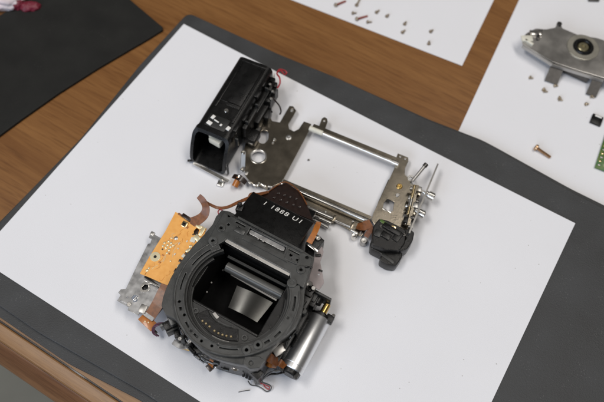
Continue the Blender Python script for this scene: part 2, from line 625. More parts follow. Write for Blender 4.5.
outer = F.poly([(222, 211), (229, 212), (237, 216), (255, 228.5), (275, 238), (292, 246.5), (304, 252), (314, 258), (312, 266), (308, 278),
                (304.5, 290), (303.5, 303), (301, 315), (295, 326.5), (287.5, 334), (279, 341), (272, 349), (266.5, 357), (263, 364), (257, 368.5),
                (250, 368.5), (245, 365), (236, 363.5), (224, 360.5), (212, 356.5), (200, 348.5), (190, 338), (181, 325), (174, 318), (166, 314.5),
                (162, 306), (163.5, 298), (167, 288), (172, 277), (178, 267), (186, 255.5), (195, 245), (205, 234.5), (213, 225), (216.5, 217)], 33)
RX0, RX1, RY0, RY1 = -24.4, 20.0, -13.4, 24.2


def opening(r):
    out = []
    for i in range(140):
        a = 2 * math.pi * i / 140
        c, s = math.cos(a), math.sin(a)
        t = 1e9
        if abs(c) > 1e-6:
            t = min(t, (RX1 if c > 0 else RX0) / c)
        if abs(s) > 1e-6:
            t = min(t, (RY1 if s > 0 else RY0) / s)
        t = max(t, r)
        out.append((t * c, t * s))
    return out



# raised mount ring with its screw holes and slots
ring_out = arc_band(28.0, 33.4, 141, 398, 90)
px_holes = [(179.3, 301.3), (184.3, 314.7), (201.4, 340.8), (211.8, 345.8), (246.6, 350.2), (258, 345)]
holes = [circle(*at(u, v, 36.0), 1.0 if i not in (4, 5) else 1.35, 14) for i, (u, v) in enumerate(px_holes)]
far_holes = [circle(*at(213, 241), 1.2, 14), circle(*at(292, 283), 1.3, 14)]
for a0, a1, r0, r1 in ((222.3, 226.8, 29.6, 31.2), (239, 246.5, 29.6, 30.8), (254, 260.5, 29.6, 31.0), (283, 303, 29.2, 30.2), (328.5, 335.5, 29.6, 31.2), (340, 349, 30.0, 31.4),
                       (12, 28, 30.2, 31.5), (150, 176, 29.2, 30.3), (186, 205, 29.8, 30.8)):
    holes.append(arc_band(r0, r1, a0, a1, 12))
plate('front_plate', box, outer, [opening(28.6)] + holes[:6] + far_holes, 27.5, 33.6, M['body'], 0.2)
ring = plate('mount_ring', box, ring_out, holes, 33.0, 35.9, M['body'], 0.3)
lip = arc_band(26.9, 27.9, 138, 402, 100)
plate('inner_lip', ring, lip, [], 30.0, 34.6, M['body2'], 0.25)  # darker grey puts recess shade into the lip and throat colour
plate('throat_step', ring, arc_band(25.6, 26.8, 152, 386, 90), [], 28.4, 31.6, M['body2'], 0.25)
plate('ring_ridge', ring, arc_band(32.8, 33.3, 150, 392, 90), [], 35.6, 36.4, M['highlit'], 0.2)
plate('ring_ridge', ring, arc_band(28.1, 28.5, 146, 394, 90), [], 35.6, 36.3, M['highlit'], 0.15)
plate('throat_step', ring, arc_band(24.6, 25.5, 196, 344, 60), [], 28.0, 30.2, M['body'], 0.2)
# small bosses round holes
for u, v, r in ((213, 241, 2.4), (246.6, 350.2, 2.2), (258, 345, 2.3), (292, 283, 2.5)):
    c = at(u, v)
    plate('screw_boss', ring, circle(*c, r, 20), [circle(*c, r * 0.52, 14)], 35.7, 36.6, M['highlit'], 0.2)
for u, v in ((218, 344.5), (191, 331), (288, 318)):
    screw_head('screw', ring, (*at(u, v, 36), 35.2), 0.9, M['satin'])

# top bridge with holes, recess and window
bridge = F.poly([(224, 213), (236, 219), (256, 230.5), (275, 239.5), (292, 248), (304, 253.5), (312, 259), (307, 277), (303, 287), (291, 280.5),
                 (290.5, 272.5), (258, 255), (226.5, 238), (223.5, 241), (213, 247), (209, 240), (216, 226)], 36)
bh = []
for u, v, r in ((229, 216, 0.95), (228.5, 224.5, 1.0), (221.2, 228.2, 1.15), (238.5, 228, 1.15), (307, 257.5, 1.2), (291, 255.2, 1.05), (292.5, 261, 0.7),
                (297.5, 260, 0.9), (301, 270, 1.1), (299.5, 267.8, 0.4)):
    bh.append(circle(*at(u, v), r, 14))
bh.append(F.poly([(250, 227.5), (287, 247), (284, 254.5), (246, 235)], 36))      # long recess
bh.append(F.poly([(236, 220.8), (246, 226), (245.2, 228), (235.2, 222.8)], 36))
bh.append(F.poly([(288.5, 248.5), (300, 254.2), (299.4, 255.8), (287.9, 250.1)], 36))
bridge_o = plate('top_bridge', box, bridge, bh + far_holes, 33.2, 36.2, M['body'], 0.3)
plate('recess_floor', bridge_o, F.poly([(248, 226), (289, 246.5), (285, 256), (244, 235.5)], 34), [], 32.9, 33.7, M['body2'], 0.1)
plate('recess_window', bridge_o, rounded(F.poly([(250.5, 229.8), (285, 247.6), (283.4, 251.2), (249, 233.2)], 34.8), 0.8), [], 33.7, 34.9, M['greyplate'], 0.2)
for u, v in ((258.3, 239.2), (263.3, 241.8)):
    MB().cyl((*at(u, v, 35), 34.8), (*at(u, v, 35), 35.7), 0.55, n=10).build('recess_pin', M['satin'], bridge_o)
for u, v, r in ((221.2, 228.2, 2.3), (301, 270, 2.3)):
    c = at(u, v)
    plate('screw_boss', bridge_o, circle(*c, r, 20), [circle(*c, r * 0.5, 14)], 36.0, 36.8, M['body'], 0.2)
# rib across the bridge and pads round the holes
MB().box((*at(240, 231, 36.5), 36.4), (6, 3.2, 0.9), 0, 0.3).build('bridge_pad', M['body'], bridge_o)
a, b = at(238, 218, 36), at(303, 252.5, 36)
MB().ribbon([(*a, 36.6), (*b, 36.6)], 1.3, 1.0).build('bridge_rib', M['body'], bridge_o)
a, b = at(242.5, 238, 36), at(288, 261.5, 36)
MB().ribbon([(*a, 36.4), (*b, 36.4)], 1.6, 0.9).build('bridge_rib', M['body'], bridge_o)
pad = F.poly([(287, 252), (299, 258), (296.5, 264.5), (284.5, 258.5)], 36.5)
plate('bridge_pad', bridge_o, rounded(pad, 0.8), [circle(*at(291, 255.2, 36.5), 1.05, 12), circle(*at(297, 260.5, 36.5), 0.9, 12), circle(*at(291.5, 259.3, 36.5), 0.6, 12)], 36.1, 36.9, M['body'], 0.2)

# notched silver strip at the top of the opening
st = F.poly([(226.3, 238.2), (231, 240.6), (231.6, 239.5), (238, 242.9), (237.5, 244.6), (243, 247.6), (243.6, 246.4), (252, 251.0), (262, 256.6), (261.6, 258.3),
             (272, 263.8), (272.6, 262.4), (290.5, 272.4), (288.8, 275.8), (271.5, 266.8), (258, 259.6), (240.5, 250.2), (225.2, 241.6)], 35)
plate('focusing_screen_frame', box, st, [], 34.2, 35.2, M['satin'], 0.15)
a, b = at(224, 240.5, 33), at(291, 276.5, 33)
MB().ribbon([(*a, 31.5), (*b, 31.5)], 3.0, 3.0).build('screen_rail', M['black'], box)

# hull under the plate
hull = [(x * 0.965, y * 0.965) for x, y in outer]
plate('mirror_box_hull', box, hull, [rect((RX0 + RX1) / 2, (RY0 + RY1) / 2, RX1 - RX0, RY1 - RY0)], 1.0, 28.2, M['black'], 0.4)
MB().box(((RX0 + RX1) / 2, (RY0 + RY1) / 2, 1.4), (RX1 - RX0 - 0.2, RY1 - RY0 - 0.2, 1.6), 0, 0).build('shutter_floor', M['flock'], box)
for nm, c, s in (('left_liner', (RX0 + 0.35, (RY0 + RY1) / 2, 15), (0.5, RY1 - RY0 - 0.3, 25)), ('right_liner', (RX1 - 0.35, (RY0 + RY1) / 2, 15), (0.5, RY1 - RY0 - 0.3, 25)),
                 ('rear_liner', ((RX0 + RX1) / 2, RY1 - 0.35, 15), (RX1 - RX0 - 0.3, 0.5, 25)), ('front_liner', ((RX0 + RX1) / 2, RY0 + 0.35, 15), (RX1 - RX0 - 0.3, 0.5, 25))):
    MB().box(c, s, 0, 0.1).build(nm.split('_')[1], M['flock'], box)
# crescent ledge with the lens contacts
y0 = RY0 - 0.1
a0 = math.degrees(math.asin(y0 / 25.6))
cres = circle(0, 0, 25.6, 50, 180 - a0, 360 + a0)
contact_plate = plate('contact_plate', box, cres, [], 28.2, 28.9, M['body2'], 0.2)
plate('contact_block', contact_plate, arc_band(17.4, 23.4, 233, 301, 30), [], 28.9, 30.2, M['black'], 0.3)
for u, v in ((202.5, 321.2), (206, 323.8), (209.5, 326.8), (214.5, 331), (218.5, 333.4), (222.5, 335), (226.5, 336), (231, 336.8)):
    MB().cyl((*at(u, v, 30.5), 30.0), (*at(u, v, 30.5), 31.0), 0.62, n=12).build('contact_pin', M['gold'], contact_plate)
plate('arc_rib', contact_plate, arc_band(15.6, 16.4, 262, 292, 20), [], 28.8, 29.6, M['body'], 0.2)
plate('arc_rib', contact_plate, arc_band(24.2, 25.0, 268, 290, 20), [], 28.8, 29.6, M['satin'], 0.2)
for u, v in ((195.7, 311), (244.5, 338)):
    c = at(u, v, 29)
    plate('guide_ring', contact_plate, circle(*c, 1.6, 18), [circle(*c, 1.0, 14)], 28.8, 29.7, M['body'], 0.15)
plate('arc_window', contact_plate, arc_band(14.2, 15.6, 243, 256, 12), [], 28.7, 29.3, M['satin'], 0.2)
MB().box(((RX0 + RX1) / 2, RY0 + 0.9, 27.6), (RX1 - RX0 - 0.6, 1.5, 2.0), 0, 0.4).build('front_lip', M['black'], box)

# inside the box: rounded hinge bar, ledge and the mirror, its curve added for a reflection gradient
a, b = F.p3(229.0, 261.5, 23), F.p3(284.5, 290, 23)
d = b - a
sd = Vector((d.y, -d.x, 0)).normalized()
sec = [(0, -1.0), (0.5, 0.1), (1.6, 0.9), (3.2, 1.0), (4.6, 0.2), (5.4, -1.2), (5.4, -2.4), (0, -2.4)]
vs = [a + sd * x + Vector((0, 0, z)) for x, z in sec] + [b + sd * x + Vector((0, 0, z)) for x, z in sec]
n = len(sec)
MB().solid(vs, [tuple(range(n)), tuple(range(n, 2 * n))[::-1]] + [(i, (i + 1) % n, n + (i + 1) % n, n + i) for i in range(n)]).build('hinge_bar', M['hinge'], box, smooth=50)
a, b = F.p3(228, 256.5, 26), F.p3(286, 286.5, 26)
MB().ribbon([a, b], 1.4, 1.0).build('hinge_ledge', M['body2'], box)
a, b = F.p3(229, 269.5, 20), F.p3(281, 298.5, 20)
MB().ribbon([a, b], 2.2, 1.2).build('hinge_ledge', M['body2'], box)
a, b = F.p3(231, 274.5, 18), F.p3(276.5, 300.5, 18)
MB().ribbon([a, b], 1.0, 1.0).build('hinge_ledge', M['satin'], box)
zs = 14.0
q = [F.p3(237, 285.5, zs), F.p3(273, 302.5, zs), F.p3(257, 321.5, zs), F.p3(228, 306.5, zs)]
bm = bmesh.new()
NN = 16
g = {}
for i in range(NN + 1):
    for j in range(5):
        s, t = i / NN, j / 4
        p = q[0].lerp(q[1], s).lerp(q[3].lerp(q[2], s), t)
        p.z += 2.2 * math.sin(math.pi * (0.12 + 0.76 * s)) - 1.0 - 1.5 * t
        g[i, j] = (bm.verts.new(p), bm.verts.new(p - Vector((0, 0, 0.6))))
for i in range(NN):
    for j in range(4):
        bm.faces.new((g[i, j][0], g[i + 1, j][0], g[i + 1, j + 1][0], g[i, j + 1][0]))
        bm.faces.new((g[i, j][1], g[i, j + 1][1], g[i + 1, j + 1][1], g[i + 1, j][1]))
for i in range(NN):
    for j in (0, 4):
        bm.faces.new((g[i, j][0], g[i + 1, j][0], g[i + 1, j][1], g[i, j][1]))
for j in range(4):
    for i in (0, NN):
        bm.faces.new((g[i, j][0], g[i, j + 1][0], g[i, j + 1][1], g[i, j][1]))
mb = MB()
mb.bm.free()
mb.bm = bm
mb.build('mirror', M['mirror'], box)
MB().box((*at(240, 331, 12), 6.5), (30, 1.0, 8), -6, 0.2).build('mirror_holder', M['black'], box)
for u, v, z in ((223, 270, 12), (211.5, 282.5, 12), (207, 292, 12), (272, 313, 16)):
    MB().cyl((*at(u, v, z), z - 1), (*at(u, v, z), z), 0.6, n=10).build('mirror_pin', M['satin'], box)

# black prism cover with white print, brown flexible circuit over its back
zc0, zc1 = 34.0, 29.0
yb = at(275, 239.0, zc0)[1] + 1.0
yt = at(290, 210, zc1)[1]
xl, xr = at(250, 196, zc1)[0], at(314, 222, zc1)[0]
cover_sec = [(yb - 1.5, zc0 - 0.3), (yb, zc0), (yt - 0.6, zc1 + 0.15), (yt, zc1 - 0.5), (yt + 4, 18), (yt + 4, 4), (yb - 1.5, 4)]
v, f = prism_xsec(cover_sec, xl, xr)
cover = MB().solid(v, f, 0.35).build('prism_cover', M['black'], box)
slope = math.atan2(zc1 - zc0, yt - yb)
tx = bpy.data.curves.new('tmp', 'FONT')
tx.body = '1 1888 U1'
tx.size = 4.1
tx.extrude = 0.04
tx.offset = 0.0
tx.space_character = 1.2
tx.shear = 0.12
to = bpy.data.objects.new('tmp', tx)
COL.objects.link(to)
me = bpy.data.meshes.new_from_object(to.evaluated_get(bpy.context.evaluated_depsgraph_get()))
bpy.data.objects.remove(to)
xs = [vv.co.x for vv in me.vertices]
L0 = at(261, 208, zc1 + 1.4)
L1 = at(298.0, 227, zc1 + 1.4)
k = (L1[0] - L0[0]) / (max(xs) - min(xs))
yy = yt - 5.0
zz = zc1 + (yt - yy) / (yt - yb) * (zc0 - zc1)
me.transform(Matrix.Translation((L0[0], yy, zz + 0.08)) @ Matrix.Rotation(slope, 4, 'X') @ Matrix.Diagonal((k, 1.0, 1, 1)) @ Matrix.Translation((-min(xs), 0, 0)))
link('printed_number', me, M['white'], cover)
# dark flexible circuit: trapezoid leaning back from the cover's ridge
A = [F.p3(250.5, 194.5, 28), F.p3(313, 220.5, 28), F.p3(307, 205, 23), F.p3(298.5, 191, 19), F.p3(286, 182.5, 17), F.p3(277, 186, 17.5), F.p3(268.5, 192, 22)]
vb = [Vector(p) for p in A] + [Vector(p) - Vector((0, 0, 1.0)) for p in A]
n = len(A)
fs = [tuple(range(n)), tuple(range(n, 2 * n))[::-1]] + [(i, (i + 1) % n, n + (i + 1) % n, n + i) for i in range(n)]
roof_flex = MB().solid(vb, fs).build('flexible_circuit', M['darkflex'], box)
cen = sum(A[2:6], Vector()) / 4
for k in range(9):
    p = A[0].lerp(A[1], 0.36 + 0.055 * k).lerp(A[5].lerp(A[3], k / 8), 0.34 + 0.3 * (k % 2))
    MB().box((p.x, p.y, p.z + 0.35), (1.5, 1.2, 0.5), 20 * k, 0.1).build('solder_patch', M['darkflex'], roof_flex)
MB().ribbon([A[6] + Vector((0, 0, .5)), A[5] + Vector((0, 0, .5)), A[4] + Vector((0, 0, .5)), A[3] + Vector((0, 0, .5)), A[2] + Vector((0, 0, .5))], 0.6, 0.4).build('flex_edge', M['flex'], roof_flex)
# lump of rear hull behind the cover that carries the flexible circuit
v, f = prism_xsec([(yt + 4, 3), (yt + 4, 16), (yt + 13, 14), (yt + 13, 3)], xl + 8, xr - 5)
MB().solid(v, f, 0.4).build('prism_back', M['black'], box)
# small black clip at the cover's left foot
c = F.p3(240, 209, 32)
MB().box(c, (4, 4.5, 5), 10, 0.5).cyl(c + Vector((-.5, 1, 2)), c + Vector((-.5, 1, 4)), 1.4).build('cover_clip', M['black'], box)
screw_head('screw', box, c + Vector((-.5, 1.0, 3.9)), 0.9, M['darkscrew'])

# right shoulder: screw post, orange tail and pinkish shield
post = F.p3(318, 238.5, 26)
MB().cyl(post + Vector((0, 0, -22)), post, 2.0).build('screw_post', M['black'], box)
screw_head('screw', box, post, 1.6, M['bright'], 0.9)
MB().ribbon([F.p3(309, 243, 27), F.p3(314, 234, 28), F.p3(317, 227, 27), F.p3(319, 222, 24)], [3.6, 3.2, 3.4, 2.6], 0.3).build('orange_tail', M['orangeflex'], box)
MB().box(F.p3(313, 248, 27), (7, 1.6, 1.2), -10, 0.2).build('silver_clip', M['bright'], box)
MB().box(F.p3(314.5, 246, 20), (7, 9, 12), -12, 0.5).build('shoulder_block', M['black'], box)
sh = F.poly([(313, 259), (322, 246), (323.5, 252), (320, 262), (322, 272), (324, 283), (319, 290), (310, 283), (309, 273)], 24)
plate('pinkish_shield', box, rounded(sh, 1.0), [circle(*at(318.8, 274.5, 24), 0.75, 10), circle(*at(321, 271.5, 24), 0.6, 10)], 23.4, 24.0, M['pinkflex'], 0.1)
MB().box((*at(318, 256, 24), 25.0), (3.2, 1.2, 1.6), 30, 0.2).box((*at(320.5, 271, 24), 24.5), (2.4, 0.9, 1.0), 8, 0.2).build('shield_catch', M['black'], box)
MB().tube([F.p3(312, 267.5, 33), F.p3(308.5, 267, 36.6), F.p3(305.5, 266.5, 36.7)], 0.5).build('shield_pin', M['black'], box)

# motor with end caps, brass pinion and frame
zm = 11.0
m0, m1 = F.p3(290.8, 371.0, zm), F.p3(320.0, 318.0, zm)
ax = (m1 - m0).normalized()
LM = (m1 - m0).length
motor = MB().lathe(m0, m1, [(0, 0.2), (6.2, 0.2), (6.6, 0.6), (6.6, 3.2), (6.45, 3.4), (6.6, 3.6), (6.6, LM - 0.6), (6.2, LM), (0, LM)], 48).build('motor', M['motor'], box)
MB().lathe(m0 - ax * 2.6, m0 + ax, [(0, 0), (4.6, 0), (5.6, 0.7), (5.8, 2.9), (0, 2.9)], 28).build('motor_end_cap', M['black'], motor)
for s in (-1, 1):
    sd = ax.cross(Vector((0, 0, 1))) * s
    MB().box(m0 - ax * 1.6 + sd * 4.2 + Vector((0, 0, 2.5)), (2.2, 3.4, 4), 0, 0.3).build('motor_terminal', M['black'], motor)
MB().lathe(m1, m1 + ax * 3, [(0, 0), (5.9, 0), (5.9, 1.4), (3.0, 1.9), (3.0, 3.0), (0, 3.0)], 28).build('motor_collar', M['black'], motor)
pin = m1 + ax * 3 + Vector((0.2, 0, 1.2))
prof = [(0, 0), (2.0, 0), (2.0, 5.4), (1.7, 5.8), (0, 5.8)]
pinion = MB().lathe(pin, pin + ax, prof, 12).build('brass_pinion', M['brass'], motor)
fr0 = F.p3(322.5, 297.5, 14)
MB().box(fr0 + Vector((-3.5, -0.5, 0)), (18, 1.5, 12), -1, 0.3).build('gear_frame', M['body2'], box)
MB().box(pin + ax * 2.5 + Vector((-8, 0.3, -1)), (5, 8.5, 12), 0, 0.5).build('gear_frame', M['black'], box)
MB().cyl(pin + Vector((-5.5, 2.2, 2)), pin + Vector((-5.5, 6.5, 2)), 2.6, n=18).build('gear', M['black'], box)
MB().box(m1 + ax * 1.4 + Vector((5.2, 0.0, 1.5)), (4.5, 4.5, 5), 0, 0.5).build('collar_lug', M['black'], motor)
screw_head('screw', box, m1 + ax * 2.5 + Vector((6.4, 1.2, 4)), 1.0, M['darkscrew'])
# gearbox cover between motor and ring: blocks, posts and levers
rnd = random.Random(11)
rr = random.Random(22)
for u, v, z, sx, sy, sz, mm in ((300, 322, 20, 4, 14, 22, 'black'), (288, 340, 18, 4, 12, 20, 'body2'), (277, 356, 16, 5, 8, 18, 'black'), (306, 300, 21, 5, 10, 24, 'body2'),
                                (301, 333, 16, 3, 18, 16, 'black'), (309, 290, 22, 6, 7, 22, 'black'), (313, 296, 18, 5, 6, 16, 'body2'), (286, 352, 14, 4, 9, 14, 'black')):
    MB().box((*at(u, v, z), z - sz / 2), (sx, sy, sz), 0, 0.6).build('gearbox_block', M[mm], box)
for u, v, z, r, mm in ((304, 311, 24, 1.6, 'body'), (296, 329, 22, 1.5, 'body2'), (310, 283.5, 26, 1.4, 'darkscrew'), (313.5, 288, 24, 1.2, 'satin'), (307, 284, 27, 1.0, 'satin'), (283, 346, 20, 1.6, 'darkscrew')):
    p = F.p3(u, v, z)
    MB().cyl(p - Vector((0, 0, 12)), p, r, n=14).build('gear_post', M[mm], box)
for k in range(10):
    t = k / 9
    p = F.p3(284 + 26 * t, 352 - 62 * t, rr.uniform(17, 25))
    MB().cyl(p - Vector((0, rr.uniform(0.8, 2.4), rr.uniform(-1, 1))), p + Vector((rr.uniform(-1, 1), rr.uniform(0.8, 2.0), 0.6)), rr.uniform(0.5, 1.2), n=10).build('gear_pin', M[rr.choice(['darkscrew', 'body', 'black', 'body2'])], box)
lev = F.p3(279, 350.5, 21)
MB().box(lev, (4.6, 6.5, 1.2), -28, 0.4).build('pale_lever', M['satin'], box)
# crumpled orange flexible circuit and wires by the lower end of the motor
MB().ribbon([F.p3(266, 357, 20), F.p3(270, 358, 23), F.p3(275, 361, 18), F.p3(280, 363, 15), F.p3(285, 367, 17)], [4, 5, 5, 4, 3], 0.3).build('orange_flex', M['flex'], box)
MB().ribbon([F.p3(264, 361, 12), F.p3(270, 364, 16), F.p3(277, 366, 11)], [3, 4, 3], 0.3, side=(0, 1, 0.6)).build('orange_flex', M['orangeflex'], box)
MB().tube([F.p3(283, 370, 14), F.p3(274, 371.5, 14), F.p3(268, 374, 10), F.p3(263, 379, 6), F.p3(258, 381.5, 3)], 0.55).build('grey_wire', M['greywire'], box)
MB().tube([F.p3(285, 372, 12), F.p3(277, 374, 12), F.p3(270, 374.5, 8), F.p3(264, 377.5, 5), F.p3(259, 380, 4)], 0.55).build('grey_wire', M['black'], box)
MB().box(F.p3(258, 380, 3.2), (4.2, 4.6, 3), -40, 0.4).build('wire_plug', M['greywire'], box)
MB().tube([F.p3(261, 382, 2.5), F.p3(267, 384, 2), F.p3(271, 386.5, 3), F.p3(270.5, 390, 1.5), F.p3(266.5, 391.5, 0.9), F.p3(262, 388.5, 1), F.p3(257, 386, 1), F.p3(251, 385, 1.2), F.p3(248, 381, 4)], 0.36).build('grey_wire', M['greywire'], box)
MB().tube([F.p3(260, 383, 2.5), F.p3(266, 385.5, 3), F.p3(269.5, 387, 2.4), F.p3(268.5, 389.5, 1.4), F.p3(265, 387, 1.2), F.p3(263.5, 384.5, 2)], 0.28).build('red_wire', M['red'], box)
MB().tube([F.p3(238.5, 392.2, 0.5), F.p3(243, 391.2, 0.7), F.p3(250, 390.2, 0.5)], 0.22, n=6).build('hair_wire', M['greywire'], box)
# legs of a connector under the lower lobe
for u, v in ((243.5, 376.5), (246.6, 378.0), (249.6, 379.5)):
    a = F.p3(u + 2.2, v - 8, 10)
    b = F.p3(u, v, 5)
    MB().ribbon([a, b], 1.4, 1.2).build('connector_leg', M['black'], box)
MB().box(F.p3(253, 371.5, 12), (12, 5, 12), -12, 0.5).build('connector_body', M['black'], box)
lobe = F.p3(251, 363.2, ZP)
plate('lobe_plate', box, F.poly([(245, 357), (259, 357), (264.5, 361), (259, 367.5), (250, 368.5), (244, 364)], 34.5), [circle(*at(251, 363, 34.5), 1.4, 16)], 33.2, 34.8, M['body'], 0.3)
# silver lever and small parts along the lower rim
MB().ribbon([F.p3(220, 358, 18), F.p3(228, 361, 19), F.p3(236, 364.5, 18)], [2, 2.6, 2], 1.0).build('silver_lever', M['satin'], box)
p = F.p3(235.5, 365.5, 17)
MB().lathe(p - Vector((0, 0, 3)), p, [(0, 0), (2.2, 0), (2.6, 1.2), (1.8, 2.6), (0, 3.0)], 18).build('silver_knob', M['bright'], box)
MB().ribbon([F.p3(224, 359, 22), F.p3(229, 364.5, 16), F.p3(235, 369, 14)], 1.6, 0.8).build('black_spring', M['black'], box)
for u, v, z, sx, sy, sz, mm in ((198, 351, 15, 6, 2.6, 9, 'body2'), (189, 343, 17, 4, 3, 12, 'black'), (208, 355.5, 18, 5, 2.4, 12, 'black'), (228, 362, 13, 7, 2.4, 10, 'black'), (242, 367, 14, 5, 3, 10, 'body2'),
                                (177, 334, 21, 3, 4, 16, 'black'), (182, 337, 22, 2.4, 3, 16, 'body2'), (216, 358, 16, 3.4, 2, 10, 'body2'), (193, 348, 12, 3, 3, 8, 'body'), (203, 354, 12, 2.4, 3, 8, 'body')):
    MB().box((*at(u, v, z), z - sz / 2), (sx, sy, sz), 40 - (u - 180) * 0.9, 0.4).build('rim_block', M[mm], box)
rr = random.Random(21)
for k in range(24):
    t = k / 23
    ang = math.radians(214 + 78 * t)
    r0 = 34.2 + rr.uniform(-0.8, 1.2)
    z = rr.uniform(7, 27)
    q = Vector((r0 * math.cos(ang), r0 * math.sin(ang), z))
    dv = Vector((-math.sin(ang), math.cos(ang), rr.uniform(-0.5, 0.5)))
    MB().cyl(q - dv * rr.uniform(1, 2.6), q + dv * rr.uniform(1, 2.6), rr.uniform(0.5, 1.1), n=10).build('rim_pin', M[rr.choice(['darkscrew', 'body', 'satin', 'black', 'darkscrew'])], box)
MB().ribbon([F.p3(173.5, 342, 9), F.p3(180, 345.5, 9.5), F.p3(188, 347, 9), F.p3(196, 349.5, 10)], [3, 3.4, 3, 2.4], 1.6).build('grey_lever', M['greyplate'], box)
MB().ribbon([F.p3(173, 344, 7.5), F.p3(181, 348, 8), F.p3(194, 351, 8)], [1, 1.2, 1], 0.8).build('brass_lever', M['brass'], box)
for u, v, z in ((180, 339, 22), (190, 341.5, 20), (176.5, 336.5, 20), (207, 353.5, 22)):
    screw_head('screw', box, F.p3(u, v, z), 1.1, M['satin'])
# clip and sockets at the lower left corner
MB().box(F.p3(171, 318.5, 24), (9, 3.4, 4), -34, 0.5).build('corner_clip', M['body'], box)
MB().cyl(F.p3(169, 316.7, 26), F.p3(169, 316.7, 27), 0.8, n=10).build('corner_pin', M['bright'], box)
MB().box(F.p3(170, 327, 17), (5, 6, 10), -30, 0.5).build('corner_socket', M['black'], box)
MB().box(F.p3(166.5, 325, 17), (2, 7, 7), -34, 0.3).build('corner_socket', M['body'], box)
MB().box(F.p3(173, 331, 17), (2, 7, 7), -34, 0.3).build('corner_socket', M['body2'], box)
for dz, du in ((0, 0), (0.8, 1.6)):
    MB().tube([F.p3(163 + du, 323, 16), F.p3(157, 324 + du, 15 + dz), F.p3(153 + du, 328, 11 + dz), F.p3(153 + du, 333, 8), F.p3(157 + du, 336, 5)], 0.5).build('purple_wire', M['purple'], box)
# small orange tab hanging from the lower rim
MB().ribbon([F.p3(214, 353, 20), F.p3(213, 358, 19), F.p3(211.5, 362.5, 15), F.p3(210.5, 366, 11)], [3.6, 3.2, 3, 3.4], 0.35).build('orange_tab', M['orangeflex'], box)
MB().box(F.p3(209.8, 367.6, 10.5), (4, 3, 1.2), -20, 0.2).build('tab_connector', M['darkflex'], box)

# orange circuit board on a grey bracket
zb = 15.0
br = F.poly([(155, 235), (162, 239), (190, 250), (172, 290), (163, 308), (152, 321), (140, 312.5), (138, 315), (128, 310), (129, 307), (117.5, 300.5), (121, 295), (118.5, 292.5),
             (121, 289.5), (126, 289), (137, 266), (148, 244), (150.5, 243.5), (152, 238.5), (149, 237.5), (150.5, 233.5)], 10)
holes = [rounded(F.poly([(140.5, 286.5), (144, 283), (149, 284), (148.5, 289.5), (145, 291.5), (141, 291)], 10), 0.8),
         rounded(F.poly([(131, 297), (134, 294.5), (138, 296), (137.5, 301.5), (133.5, 302.5)], 10), 0.5),
         F.poly([(119.5, 301), (129.5, 306.5), (130, 305.5), (120, 300)], 10), circle(*at(127, 297, 10), 0.5, 8)]
bracket = plate('grey_bracket', box, br, holes, 9.2, 10.0, M['greyplate'], 0.15)
MB().box((*at(145, 287.5, 8.8), 8.0), (6.5, 7, 1.4), 0, 0.2).build('hole_dark_block', M['black'], bracket)  # black block added beneath so the hole shows dark
hb = F.poly([(139.7, 286.5), (143.6, 282.3), (149.8, 283.4), (149.2, 290), (145.2, 292.3), (140.3, 291.7)], 10.2)
hi = F.poly([(141.6, 287), (144.8, 284.4), (148.4, 285), (148, 289), (145, 290.3), (142.3, 290)], 10.2)
plate('hole_rim', bracket, rounded(hb, 0.8), [rounded(hi, 0.6)], 9.9, 10.25, M['bright'], 0.08)
MB().box(F.p3(143, 309, 10.6), (4, 5, 1.2), 8, 0.3).build('bracket_lug', M['satin'], bracket)
MB().box(F.p3(134.7, 298.5, 10.3), (0.5, 3.0, 0.5), -8, 0.1).box(F.p3(136.3, 299.2, 10.3), (0.5, 3.0, 0.5), -8, 0.1).build('bracket_spring', M['bright'], bracket)
MB().cyl(F.p3(129, 304.5, 10), F.p3(129, 304.5, 10.6), 1.3, n=14).build('bracket_rivet', M['bright'], bracket)
MB().box(F.p3(152.5, 233.8, 10.4), (2.6, 2.4, 1.2), 0, 0.3).build('bracket_lug', M['satin'], bracket)
for yy_ in (-6.0, 14.0):
    MB().box((-40.5, yy_, 11.4), (13, 5, 3.2), 0, 0.4).build('bracket_arm', M['black'], bracket)
pcb_pts = F.poly([(175.5, 212), (182, 215), (185, 214.2), (192, 218.5), (191, 221), (206.5, 228.5), (204.5, 233), (207, 234.5), (197, 249), (190, 258), (184, 268), (180, 270),
                  (177, 277), (172, 286.5), (162, 283), (150, 277.5), (140, 273.5), (149, 257.5), (165, 232)], zb)
pcb = plate('orange_circuit_board', box, pcb_pts, [rounded(F.poly([(193.5, 231), (196.5, 227.5), (199.5, 229.5), (197.5, 236), (194, 235)], zb), 0.5)], zb - 0.6, zb, M['pcb'], 0.1)
MB().box(F.p3(172, 248, 12.2), (14, 30, 4.0), 4, 0.4).build('board_spacer', M['body2'], pcb)
MB().box(F.p3(152, 282, 13), (10.5, 1.3, 2.5), -6, 0.3).build('board_clamp', M['black'], pcb)
MB().ribbon([F.p3(145, 280.2, 14.2), F.p3(160, 286.8, 14.2)], 0.7, 0.5).build('board_clamp_edge', M['bright'], pcb)
c = at(155.2, 256.8, zb)
plate('solder_ring', pcb, circle(*c, 2.9, 22), [circle(*c, 1.0, 14)], zb - 0.05, zb + 0.25, M['pad'], 0.08)
MB().cyl((*c, zb - 0.2), (*c, zb + 0.06), 0.95, n=12).build('ring_hole', M['black'], pcb)
for u, v, r in ((164.5, 243, 0.75), (167.5, 245.2, 0.8), (170.5, 247, 0.75), (168.5, 241.5, 0.75), (171, 243.3, 0.8), (166, 248.3, 0.75), (169, 250.3, 0.8), (173, 245.5, 0.7), (163, 246, 0.7), (167, 253.0, 0.75),
                (176, 238.3, 1.2), (147, 270.5, 0.9), (149, 268, 0.6)):
    MB().lathe((*at(u, v, zb), zb - 0.1), (*at(u, v, zb), zb + 1), [(r, 0), (r, 0.2), (r * 0.6, 0.42), (0, 0.5)], 12).build('solder_pad', M['pad'] if r < 1 else M['satin'], pcb)
